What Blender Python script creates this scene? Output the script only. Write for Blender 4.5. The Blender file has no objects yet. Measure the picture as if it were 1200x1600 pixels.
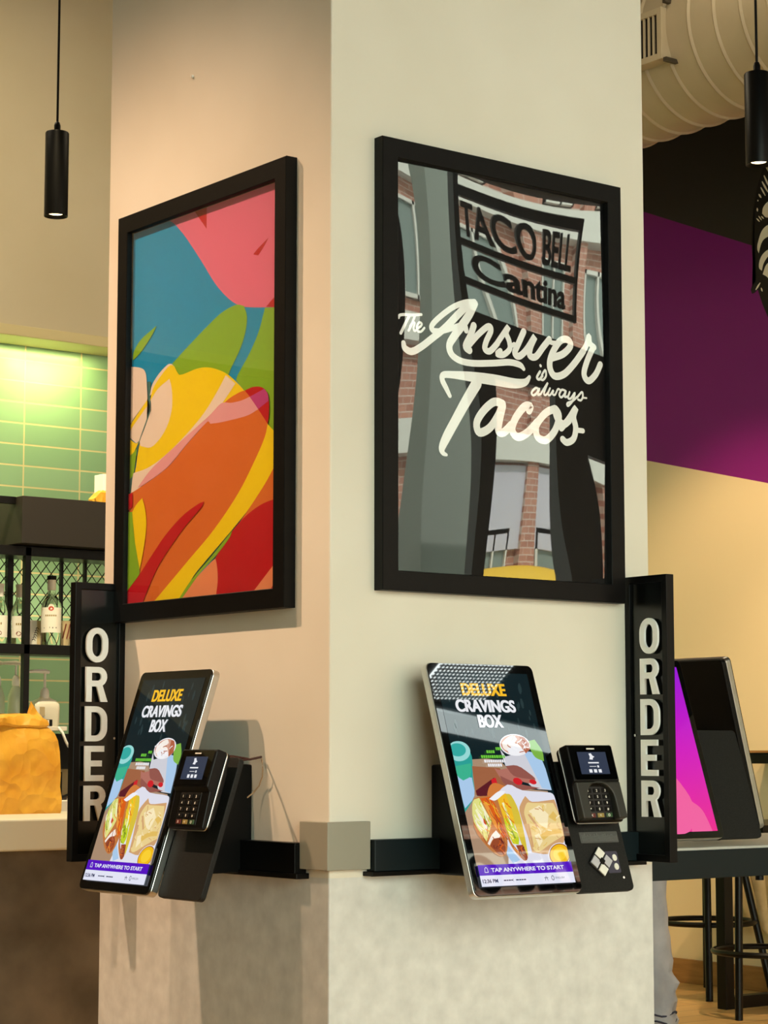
import bpy, bmesh, math, random
from mathutils import Vector, Matrix, noise
random.seed(4)
D = bpy.data
sc = bpy.context.scene
COL = sc.collection

# ------------------------------------------------------------------ camera, world, lights, exposure
# World axes follow the building: pillar corner at the origin, right pillar face y=0, left pillar face x=0.
cam = D.cameras.new('camera'); cam_o = D.objects.new('camera', cam); COL.objects.link(cam_o)
cam.sensor_fit = 'VERTICAL'; cam.sensor_height = 24.0
cam.lens = 24.0 * 3367.0 / 1600.0
cam.clip_end = 200
cam_o.location = (-2.719, -3.712, 1.25)
cam_o.rotation_euler = (math.radians(90 + 6.355), 0, math.radians(-37.66))
sc.camera = cam_o
sc.view_settings.view_transform = 'Standard'
sc.view_settings.look = 'None'
sc.view_settings.gamma = 1.0
sc.view_settings.exposure = 0.0
sc.view_settings.use_curve_mapping = False

w = D.worlds.new('sky'); sc.world = w; w.use_nodes = True
bgn = w.node_tree.nodes['Background']
bgn.inputs[0].default_value = (0.86, 1.0, 0.84, 1); bgn.inputs[1].default_value = 6.9

def light(name, kind, loc, energy, color, target=None, **kw):
    l = D.lights.new(name, kind); o = D.objects.new(name, l); COL.objects.link(o)
    o.location = loc; l.energy = energy; l.color = color
    for k, v in kw.items(): setattr(l, k, v)
    if target is not None:
        o.rotation_euler = (Vector(target) - Vector(loc)).to_track_quat('-Z', 'Y').to_euler()
    return o
WARM = (1.0, 0.68, 0.38)
light('sun', 'SUN', (0, -8, 12), 10.0, (1.0, 0.98, 0.92), (2.0, -18, 3.5), angle=0.01)
# daylight through the storefront glazing (portal only guides sky sampling)
# ceiling spots in front of the left pillar face
light('ceiling_spot_a', 'SPOT', (-1.95, 1.75, 4.35), 520, (1.0, 0.64, 0.40), (0, 0.45, 1.0), spot_size=0.95, spot_blend=1.0, shadow_soft_size=0.05)
light('ceiling_spot_b', 'SPOT', (-2.1, 0.55, 4.6), 230, (1.0, 0.64, 0.40), (0, 0.45, 1.0), spot_size=0.9, spot_blend=1.0, shadow_soft_size=0.05)
# area fills added below the ceiling for ambient over kitchen and dining side
light('ambient_fill_kitchen', 'AREA', (0.4, 3.6, 5.05), 75, (1.0, 0.84, 0.58), (0.4, 3.6, 0), shape='RECTANGLE', size=3.0, size_y=1.6)
light('ambient_fill_dining', 'AREA', (3.3, 1.9, 5.05), 25, (1.0, 0.82, 0.55), (3.3, 1.9, 0), shape='RECTANGLE', size=2.0, size_y=2.0)
# wall washers on the right wall, under-bulkhead downlights on the tiles
light('wall_washer_a', 'SPOT', (4.3, 3.3, 4.1), 300, WARM, (5.9, 4.6, 1.2), spot_size=0.95, spot_blend=0.7, shadow_soft_size=0.05)
light('wall_washer_b', 'SPOT', (4.5, 2.2, 4.1), 330, WARM, (5.7, 3.4, 0.7), spot_size=1.0, spot_blend=0.7, shadow_soft_size=0.05)
light('tile_downlight_a', 'SPOT', (2.24, 5.31, 3.17), 7.5, (1.0, 0.86, 0.34), (2.28, 5.50, 2.6), spot_size=2.6, spot_blend=1.0, shadow_soft_size=0.04)
light('tile_fill_strip', 'AREA', (1.9, 5.38, 3.195), 8, (1.0, 0.88, 0.36), (1.9, 5.44, 2.0), shape='RECTANGLE', size=1.3, size_y=0.05)  # added fill, brightens the tiles from the top down
light('tile_downlight_b', 'SPOT', (1.2, 5.2, 3.17), 60, (1.0, 0.80, 0.40), (1.6, 5.3, 1.0), spot_size=2.2, spot_blend=1.0, shadow_soft_size=0.03)
light('counter_spot', 'SPOT', (0.2, 1.9, 4.6), 560, (1.0, 0.80, 0.48), (0.8, 2.8, 1.0), spot_size=0.6, spot_blend=0.6, shadow_soft_size=0.05)
light('shelf_spot', 'SPOT', (1.0, 3.4, 4.4), 560, (1.0, 0.84, 0.55), (1.9, 4.7, 1.7), spot_size=0.7, spot_blend=0.6, shadow_soft_size=0.05)

# ------------------------------------------------------------------ materials
def lin(c):
    c = c / 255.0
    return c / 12.92 if c <= 0.04045 else ((c + 0.055) / 1.055) ** 2.4
def rgb(r, g, b): return (lin(r), lin(g), lin(b), 1)
MATS = {}
def mat(name, color, rough=0.5, metal=0.0, ior=1.5, emit=None, strength=1.0, trans=0.0, coat=0.0, spec=None):
    if name in MATS: return MATS[name]
    m = D.materials.new(name); m.use_nodes = True
    p = m.node_tree.nodes['Principled BSDF']
    p.inputs['Base Color'].default_value = rgb(*color)
    p.inputs['Roughness'].default_value = rough
    p.inputs['Metallic'].default_value = metal
    p.inputs['IOR'].default_value = ior
    p.inputs['Transmission Weight'].default_value = trans
    p.inputs['Coat Weight'].default_value = coat
    if spec is not None: p.inputs['Specular IOR Level'].default_value = spec
    if emit is not None:
        p.inputs['Emission Color'].default_value = rgb(*emit)
        p.inputs['Emission Strength'].default_value = strength
    MATS[name] = m
    return m
def nodes(m): return m.node_tree.nodes, m.node_tree.links, m.node_tree.nodes['Principled BSDF']
def noise_mix(m, c1, c2, scale=8, detail=6, lo=0.35, hi=0.65, bump=0.0, stretch=(1, 1, 1), link=True):
    n, l, p = nodes(m)
    tc = n.new('ShaderNodeTexCoord'); mp = n.new('ShaderNodeMapping'); mp.inputs['Scale'].default_value = stretch
    tx = n.new('ShaderNodeTexNoise'); tx.inputs['Scale'].default_value = scale; tx.inputs['Detail'].default_value = detail
    cr = n.new('ShaderNodeValToRGB')
    cr.color_ramp.elements[0].position = lo; cr.color_ramp.elements[0].color = rgb(*c1)
    cr.color_ramp.elements[1].position = hi; cr.color_ramp.elements[1].color = rgb(*c2)
    l.new(tc.outputs['Object'], mp.inputs[0]); l.new(mp.outputs[0], tx.inputs['Vector'])
    l.new(tx.outputs['Fac'], cr.inputs[0])
    if link: l.new(cr.outputs[0], p.inputs['Base Color'])
    if bump:
        b = n.new('ShaderNodeBump'); b.inputs['Strength'].default_value = bump; b.inputs['Distance'].default_value = 0.01
        l.new(tx.outputs['Fac'], b.inputs['Height']); l.new(b.outputs[0], p.inputs['Normal'])
    return tc, tx, cr
def nmat(name, c1, c2, scale=8, rough=0.6, bump=0.0, stretch=(1, 1, 1), **kw):
    if name in MATS: return MATS[name]
    m = mat(name, c1, rough, **kw); noise_mix(m, c1, c2, scale, bump=bump, stretch=stretch)
    return m
def math_node(n, op, a=None, b=None):
    k = n.new('ShaderNodeMath'); k.operation = op
    if isinstance(b, (int, float)): k.inputs[1].default_value = b
    return k
def step_mask(m, axis_coef, offset):
    """1 where sum(coef*coord)+offset > 0, in object space."""
    n, l, p = nodes(m)
    tc = n.new('ShaderNodeTexCoord')
    d = n.new('ShaderNodeVectorMath'); d.operation = 'DOT_PRODUCT'; d.inputs[1].default_value = axis_coef
    l.new(tc.outputs['Object'], d.inputs[0])
    g = n.new('ShaderNodeMath'); g.operation = 'GREATER_THAN'; g.inputs[1].default_value = -offset
    l.new(d.outputs['Value'], g.inputs[0])
    return g
def mixrgb(m, fac, a, b):
    n, l, p = nodes(m)
    x = n.new('ShaderNodeMix'); x.data_type = 'RGBA'
    l.new(fac, x.inputs['Factor'])
    for s, v in ((6, a), (7, b)):
        if isinstance(v, tuple): x.inputs[s].default_value = v
        else: l.new(v, x.inputs[s])
    return x.outputs[2]

# pillar: matte cream paint above, mottled plaster-look finish below the rail
m_pillar = mat('pillar_finish', (226, 220, 204), 0.55)
tc, tx, cr = noise_mix(m_pillar, (203, 204, 201), (224, 225, 222), 22, 12, 0.30, 0.70, link=False)
tc2, tx2, cr2 = noise_mix(m_pillar, (222, 217, 202), (230, 226, 213), 2.0, 3, 0.35, 0.65, link=False)
msk = step_mask(m_pillar, (0, 0, 1), -0.985)
n_, l_, p_ = nodes(m_pillar); l_.new(mixrgb(m_pillar, msk.outputs[0], cr.outputs[0], cr2.outputs[0]), p_.inputs['Base Color'])

m_cream = nmat('cream_paint', (212, 200, 168), (218, 207, 178), 1.5, 0.6)
m_right = mat('diagonal_wall_paint', (220, 200, 160), 0.5)
mA = step_mask(m_right, (0, -0.241, 1), -(2.897 - 0.241 * 4.993))
mB = step_mask(m_right, (0, -0.428, 1), -(4.334 - 0.428 * 4.971))
n_, l_, p_ = nodes(m_right)
c1 = mixrgb(m_right, mA.outputs[0], rgb(222, 204, 166), rgb(124, 2, 118))
l_.new(mixrgb(m_right, mB.outputs[0], c1, rgb(40, 38, 34)), p_.inputs['Base Color'])
m_ceiling = mat('dark_ceiling', (60, 58, 54), 0.8)
m_floor = mat('wood_planks', (205, 165, 105), 0.35)
n_, l_, p_ = nodes(m_floor)
tcf = n_.new('ShaderNodeTexCoord'); brk = n_.new('ShaderNodeTexBrick')
mpf = n_.new('ShaderNodeMapping'); mpf.inputs['Rotation'].default_value = (0, 0, 0.0)
brk.inputs['Scale'].default_value = 1.0; brk.inputs['Brick Width'].default_value = 1.3; brk.inputs['Row Height'].default_value = 0.16
brk.inputs['Mortar Size'].default_value = 0.003; brk.inputs['Color1'].default_value = rgb(206, 170, 112); brk.inputs['Color2'].default_value = rgb(190, 150, 92)
brk.inputs['Mortar'].default_value = rgb(110, 78, 45)
l_.new(tcf.outputs['Object'], mpf.inputs[0]); l_.new(mpf.outputs[0], brk.inputs['Vector']); l_.new(brk.outputs['Color'], p_.inputs['Base Color'])
m_base = nmat('wood_baseboard', (140, 98, 50), (158, 114, 62), 6, 0.5, stretch=(1, 1, 8))
# glazed green tiles
m_tile = mat('green_glazed_tile', (90, 170, 130), 0.22)
n_, l_, p_ = nodes(m_tile)
tct = n_.new('ShaderNodeTexCoord'); mpt = n_.new('ShaderNodeMapping')
mpt.inputs['Rotation'].default_value = (math.radians(-90), 0, 0); mpt.inputs['Location'].default_value = (-2.196, 0.0, 0)
bt = n_.new('ShaderNodeTexBrick'); bt.offset = 0.0; bt.inputs['Scale'].default_value = 1.0
bt.inputs['Brick Width'].default_value = 0.309; bt.inputs['Row Height'].default_value = 0.103; bt.inputs['Mortar Size'].default_value = 0.004
bt.inputs['Color1'].default_value = rgb(160, 202, 162); bt.inputs['Color2'].default_value = rgb(150, 194, 153); bt.inputs['Mortar'].default_value = rgb(232, 222, 170)
sp = n_.new('ShaderNodeSeparateXYZ'); cb = n_.new('ShaderNodeCombineXYZ')
l_.new(tct.outputs['Object'], sp.inputs[0])
ax = n_.new('ShaderNodeMath'); ax.inputs[1].default_value = -2.196 + 3.09
az = n_.new('ShaderNodeMath'); az.inputs[1].default_value = -3.136 + 5.15
l_.new(sp.outputs['X'], ax.inputs[0]); l_.new(sp.outputs['Z'], az.inputs[0])
l_.new(ax.outputs[0], cb.inputs[0]); l_.new(az.outputs[0], cb.inputs[1]); l_.new(cb.outputs[0], bt.inputs['Vector'])
l_.new(bt.outputs['Color'], p_.inputs['Base Color'])
tb = n_.new('ShaderNodeBump'); tb.inputs['Strength'].default_value = 0.35; tb.inputs['Distance'].default_value = 0.004; tb.invert = True
l_.new(bt.outputs['Fac'], tb.inputs['Height']); l_.new(tb.outputs[0], p_.inputs['Normal'])
m_concrete = nmat('brown_concrete_panel', (92, 82, 70), (124, 112, 97), 5, 0.7, bump=0.05)
m_black = mat('satin_black', (6, 6, 6), 0.38, spec=0.18)
m_blackmatte = mat('matte_black', (8, 8, 8), 0.6, spec=0.2)
m_frame = nmat('black_frame_wood', (8, 8, 8), (12, 12, 11), 30, 0.42, spec=0.16)
m_navy = mat('dark_blue_grey_metal', (16, 28, 32), 0.45, spec=0.25)
m_grey = nmat('grey_painted_metal', (146, 144, 130), (152, 150, 136), 3, 0.5)
m_silver = mat('brushed_silver', (200, 200, 196), 0.28, 1.0)
m_white = mat('white_plastic', (235, 234, 226), 0.4)
m_lettering = mat('white_letter_face', (252, 253, 252), 0.4)
m_lam = mat('white_laminate', (228, 222, 206), 0.35)
m_glassblack = mat('black_screen_glass', (4, 5, 6), 0.015, ior=1.55)
m_plate = nmat('dark_textured_plate', (24, 25, 25), (32, 33, 32), 250, 0.55, spec=0.2)
m_duct = nmat('beige_painted_duct', (172, 158, 132), (182, 168, 142), 3, 0.45)
m_chrome = mat('chrome', (225, 225, 225), 0.12, 1.0)
m_stool = mat('black_powder_coat', (12, 10, 8), 0.35, spec=0.25)
m_kraft = mat('kraft_paper', (226, 164, 44), 0.5)
noise_mix(m_kraft, (218, 152, 34), (236, 180, 60), 9)
n_, l_, p_ = nodes(m_kraft); tck = n_.new('ShaderNodeTexCoord'); vk = n_.new('ShaderNodeTexVoronoi'); vk.feature = 'F1'; vk.inputs['Scale'].default_value = 17
nk2 = n_.new('ShaderNodeTexNoise'); nk2.inputs['Scale'].default_value = 8; vm = n_.new('ShaderNodeVectorMath'); vm.operation = 'MULTIPLY_ADD'; vm.inputs[1].default_value = (.12, .12, .12)
l_.new(tck.outputs['Object'], nk2.inputs['Vector']); l_.new(nk2.outputs['Color'], vm.inputs[0]); l_.new(tck.outputs['Object'], vm.inputs[2]); l_.new(vm.outputs[0], vk.inputs['Vector'])
bk_ = n_.new('ShaderNodeBump'); bk_.inputs['Strength'].default_value = 0.55; bk_.inputs['Distance'].default_value = 0.02
l_.new(vk.outputs['Distance'], bk_.inputs['Height']); l_.new(bk_.outputs[0], p_.inputs['Normal'])
m_clear = mat('clear_glass', (245, 250, 245), 0.02, ior=1.45, trans=1.0)
m_label = mat('paper_label', (240, 236, 220), 0.6)
m_redsyrup = mat('red_syrup', (130, 16, 10), 0.2)
m_lamp = mat('lamp_lens', (255, 230, 180), 0.3, emit=(255, 226, 170), strength=6.0)
def pane_material():
    m = D.materials.new('clear_acrylic_pane'); m.use_nodes = True
    n, l = m.node_tree.nodes, m.node_tree.links
    n.remove(n['Principled BSDF'])
    out = n['Material Output']; mx = n.new('ShaderNodeMixShader'); tr = n.new('ShaderNodeBsdfTransparent'); gl = n.new('ShaderNodeBsdfGlossy')
    gl.inputs['Roughness'].default_value = 0.01; gl.inputs['Color'].default_value = (1, 1, 1, 1)
    fr = n.new('ShaderNodeFresnel')
    geo = n.new('ShaderNodeNewGeometry'); io = n.new('ShaderNodeMix'); io.inputs[2].default_value = 1.55; io.inputs[3].default_value = 1 / 1.55   # same reflectance from both sides of the sheet
    l.new(geo.outputs['Backfacing'], io.inputs[0]); l.new(io.outputs[0], fr.inputs['IOR'])
    k = n.new('ShaderNodeMath'); k.operation = 'MULTIPLY'; k.inputs[1].default_value = 2.0; k.use_clamp = True
    l.new(fr.outputs[0], k.inputs[0]); l.new(k.outputs[0], mx.inputs[0]); l.new(tr.outputs[0], mx.inputs[1]); l.new(gl.outputs[0], mx.inputs[2])
    l.new(mx.outputs[0], out.inputs['Surface'])
    return m
m_pane = pane_material()

# ------------------------------------------------------------------ helpers
class MB:
    """collects shapes into one mesh"""
    def __init__(s): s.bm = bmesh.new(); s.smooth = False
    def box(s, x0, x1, y0, y1, z0, z1, mi=0, M=None):
        vs = [s.bm.verts.new((M @ Vector(c)) if M else c) for c in ((x0,y0,z0),(x1,y0,z0),(x1,y1,z0),(x0,y1,z0),(x0,y0,z1),(x1,y0,z1),(x1,y1,z1),(x0,y1,z1))]
        for q in ((3,2,1,0),(4,5,6,7),(0,1,5,4),(1,2,6,5),(2,3,7,6),(3,0,4,7)):
            f = s.bm.faces.new([vs[i] for i in q]); f.material_index = mi
        return s
    def prism(s, pts, M, t, mi=0):
        """2D polygon (local xy) extruded along local z by t, placed by M"""
        a = [s.bm.verts.new(M @ Vector((p[0], p[1], 0))) for p in pts]
        b = [s.bm.verts.new(M @ Vector((p[0], p[1], t))) for p in pts]
        n = len(pts); fs = [s.bm.faces.new(a[::-1]), s.bm.faces.new(b)]
        for i in range(n): fs.append(s.bm.faces.new((a[i], a[(i+1) % n], b[(i+1) % n], b[i])))
        for f in fs: f.material_index = mi
        return s
    def flat(s, pts3, mi=0):
        vs = [s.bm.verts.new(p) for p in pts3]
        f = s.bm.faces.new(vs); f.material_index = mi
        bmesh.ops.triangulate(s.bm, faces=[f])
        return s
    def rings(s, rings, close=True, cap=True, mi=0):
        R = [[s.bm.verts.new(p) for p in r] for r in rings]
        n = len(R[0])
        for a, b in zip(R, R[1:]):
            for i in range(n if close else n - 1):
                f = s.bm.faces.new((a[i], a[(i+1) % n], b[(i+1) % n], b[i])); f.material_index = mi
        if cap:
            for r, rev in ((R[0], True), (R[-1], False)):
                f = s.bm.faces.new(r[::-1] if rev else r); f.material_index = mi
        return s
    def lathe(s, prof, c=(0, 0, 0), n=24, axis='z', cap=True, mi=0):
        rs = []
        for r, h in prof:
            ring = []
            for k in range(n):
                a = 2 * math.pi * k / n; u, v = r * math.cos(a), r * math.sin(a)
                ring.append({'z': (c[0]+u, c[1]+v, c[2]+h), 'y': (c[0]+u, c[1]+h, c[2]+v), 'x': (c[0]+h, c[1]+u, c[2]+v)}[axis])
            rs.append(ring)
        s.smooth = True
        return s.rings(rs, cap=cap, mi=mi)
    def tube(s, path, r, n=8, closed=False, mi=0):
        P = [Vector(p) for p in path]; rs = []
        m = len(P)
        up = Vector((0.12, 0.2, 1)).normalized()
        for i in range(m):
            if closed: t = P[(i+1) % m] - P[i-1]
            else: t = P[min(i+1, m-1)] - P[max(i-1, 0)]
            t.normalize()
            a = t.cross(up)
            if a.length < 0.2: a = t.cross(Vector((1, 0.1, 0)))
            a.normalize(); b = t.cross(a)
            rr = r[i] if isinstance(r, (list, tuple)) else r
            rs.append([P[i] + a * rr * math.cos(2*math.pi*k/n) + b * rr * math.sin(2*math.pi*k/n) for k in range(n)])
        if closed: rs.append(rs[0])
        s.smooth = True
        s.rings(rs, cap=not closed, mi=mi)
        if closed: bmesh.ops.remove_doubles(s.bm, verts=s.bm.verts, dist=1e-6)
        return s
    def build(s, name, mats, parent=None, bevel=0.0, seg=2, smooth=None):
        me = D.meshes.new(name)
        bmesh.ops.recalc_face_normals(s.bm, faces=s.bm.faces) if smooth != 'keep' else None
        sm = s.smooth if smooth in (None, 'keep') else smooth
        if sm:
            for f in s.bm.faces: f.smooth = True
            for e in s.bm.edges:
                if len(e.link_faces) == 2 and e.calc_face_angle(0) > math.radians(38): e.smooth = False
        s.bm.to_mesh(me); s.bm.free()
        for m in (mats if isinstance(mats, (list, tuple)) else [mats]): me.materials.append(m)
        o = D.objects.new(name, me); COL.objects.link(o)
        if parent is not None: o.parent = parent
        if bevel:
            b = o.modifiers.new('bevel', 'BEVEL'); b.width = bevel; b.segments = seg; b.limit_method = 'ANGLE'; b.angle_limit = math.radians(40)
            b.harden_normals = False
        return o
def tag(o, label=None, cat=None, group=None, kind=None):
    if label: o['label'] = label
    if cat: o['category'] = cat
    if group: o['group'] = group
    if kind: o['kind'] = kind
    return o
def thing(name, label, cat, loc=(0, 0, 0), rotz=0.0, group=None):
    o = D.objects.new(name, None); COL.objects.link(o); o.location = loc; o.rotation_euler = (0, 0, rotz)
    o.empty_display_size = 0.1
    return tag(o, label, cat, group)
def struct(name, mb, m, **kw): return tag(mb.build(name, m, **kw), kind='structure')
def rrect(w0, w1, h0, h1, r, n=5):
    pts = []
    for cx, cy, a0 in ((w1-r, h1-r, 0), (w0+r, h1-r, 90), (w0+r, h0+r, 180), (w1-r, h0+r, 270)):
        for k in range(n + 1):
            a = math.radians(a0 + 90 * k / n); pts.append((cx + r*math.cos(a), cy + r*math.sin(a)))
    return pts
def smooth_closed(pts, sub=5, sharp=50):
    """interpolating spline through a closed outline; corners sharper than `sharp` degrees stay corners"""
    P = [Vector((p[0], p[1])) for p in pts]; n = len(P); out = []
    def corner(i):
        a = P[i] - P[i-1]; b = P[(i+1) % n] - P[i]
        if a.length < 1e-9 or b.length < 1e-9: return True
        return abs(math.degrees(a.angle_signed(b, 0))) > sharp
    C = [corner(i) for i in range(n)]
    for i in range(n):
        p1, p2 = P[i], P[(i+1) % n]; L = (p2 - p1).length
        t1 = (p2 - p1) if C[i] else (p2 - P[i-1]) * 0.5
        t2 = (p2 - p1) if C[(i+1) % n] else (P[(i+2) % n] - p1) * 0.5
        for t in (t1, t2):
            if t.length > 1.4 * L: t *= 1.4 * L / t.length
        for k in range(sub):
            t = k / sub; t_2, t_3 = t*t, t*t*t
            out.append((2*t_3-3*t_2+1)*p1 + (t_3-2*t_2+t)*t1 + (-2*t_3+3*t_2)*p2 + (t_3-t_2)*t2)
    return out
def ribbon(mb, pts, place, mi=0, sub=6, lift=None):
    """brush stroke: spline through (x,y,radius) with round ends"""
    P = [Vector(p) for p in pts]; n = len(P); S = []
    for i in range(n - 1):
        p0, p1, p2, p3 = P[max(i-1, 0)], P[i], P[i+1], P[min(i+2, n-1)]
        for k in range(sub + (1 if i == n - 2 else 0)):
            t = k / sub
            S.append(0.5 * ((2*p1) + (p2-p0)*t + (2*p0-5*p1+4*p2-p3)*t*t + (3*p1-p0-3*p2+p3)*t*t*t))
    L = []
    for i, s_ in enumerate(S):
        d = S[min(i+1, len(S)-1)] - S[max(i-1, 0)]; d = Vector((d.x, d.y))
        if d.length < 1e-9: d = Vector((1, 0))
        d.normalize(); nrm = Vector((-d.y, d.x)); L.append((s_, d, nrm))
    base_place = place; step_ = [0]
    def place(x, y):
        p = Vector(base_place(x, y))
        return p + lift * step_[0] if lift is not None else p
    for (a, da, na), (b, db, nb) in zip(L, L[1:]):
        step_[0] += 1
        q = [(a.x+na.x*a.z, a.y+na.y*a.z), (a.x-na.x*a.z, a.y-na.y*a.z), (b.x-nb.x*b.z, b.y-nb.y*b.z), (b.x+nb.x*b.z, b.y+nb.y*b.z)]
        vs = [mb.bm.verts.new(place(*p)) for p in q]
        f = mb.bm.faces.new(vs); f.material_index = mi
    for (a, d, nn), sg in ((L[0], -1), (L[-1], 1)):
        step_[0] += 1
        ring = []
        for k in range(9):
            t = math.pi * k / 8; v = nn * math.cos(t) + d * sg * math.sin(t)
            ring.append((a.x + v.x*a.z, a.y + v.y*a.z))
        vs = [mb.bm.verts.new(place(*p)) for p in ring]
        f = mb.bm.faces.new(vs); f.material_index = mi
def text_mesh(s, size, M, extrude=0.0, offset=0.0, sx=1.0, align='LEFT', shear=0.0, fit=None):
    """text drawn with Blender's built-in font as mesh, transformed by M; fit = (width, height) stretches it"""
    cu = D.curves.new('t', 'FONT'); cu.body = s; cu.size = size; cu.extrude = extrude; cu.offset = offset; cu.shear = shear
    o = D.objects.new('t', cu); COL.objects.link(o)
    dg = bpy.context.evaluated_depsgraph_get(); dg.update()
    me = D.meshes.new_from_object(o.evaluated_get(dg))
    D.objects.remove(o); D.curves.remove(cu)
    xs = [v.co.x for v in me.vertices]; ys = [v.co.y for v in me.vertices]
    if fit:
        kx = fit[0] / (max(xs) - min(xs)); ky = fit[1] / (max(ys) - min(ys))
        me.transform(Matrix.Diagonal((kx, ky, 1, 1)) @ Matrix.Translation((-min(xs), -min(ys), 0)))
    else:
        dx = {'LEFT': -min(xs), 'CENTER': -(min(xs) + max(xs)) / 2, 'RIGHT': -max(xs)}[align]
        me.transform(Matrix.Diagonal((sx, 1, 1, 1)) @ Matrix.Translation((dx, 0, 0)))
    me.transform(M)
    return me
def outline_mesh(loops, extrude, M):
    """filled 2D outline with holes, extruded"""
    cu = D.curves.new('c', 'CURVE'); cu.dimensions = '2D'; cu.fill_mode = 'BOTH'; cu.extrude = extrude
    for lp in loops:
        s = cu.splines.new('POLY'); s.points.add(len(lp) - 1); s.use_cyclic_u = True
        for p, q in zip(s.points, lp): p.co = (q[0], q[1], 0, 1)
    o = D.objects.new('c', cu); COL.objects.link(o)
    dg = bpy.context.evaluated_depsgraph_get(); dg.update()
    me = D.meshes.new_from_object(o.evaluated_get(dg))
    D.objects.remove(o); D.curves.remove(cu)
    me.transform(M)
    return me
def link_mesh(name, me, m, parent=None):
    me.name = name; me.materials.clear()
    for k in (m if isinstance(m, (list, tuple)) else [m]): me.materials.append(k)
    o = D.objects.new(name, me); COL.objects.link(o)
    if parent is not None: o.parent = parent
    return o
UPR = Matrix.Rotation(math.radians(90), 4, 'X')      # xy drawing -> upright, facing -y
def at(x, y, z): return Matrix.Translation((x, y, z))
FACE_L = math.radians(-90)                            # turns a thing built for the right face onto the left face
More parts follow.
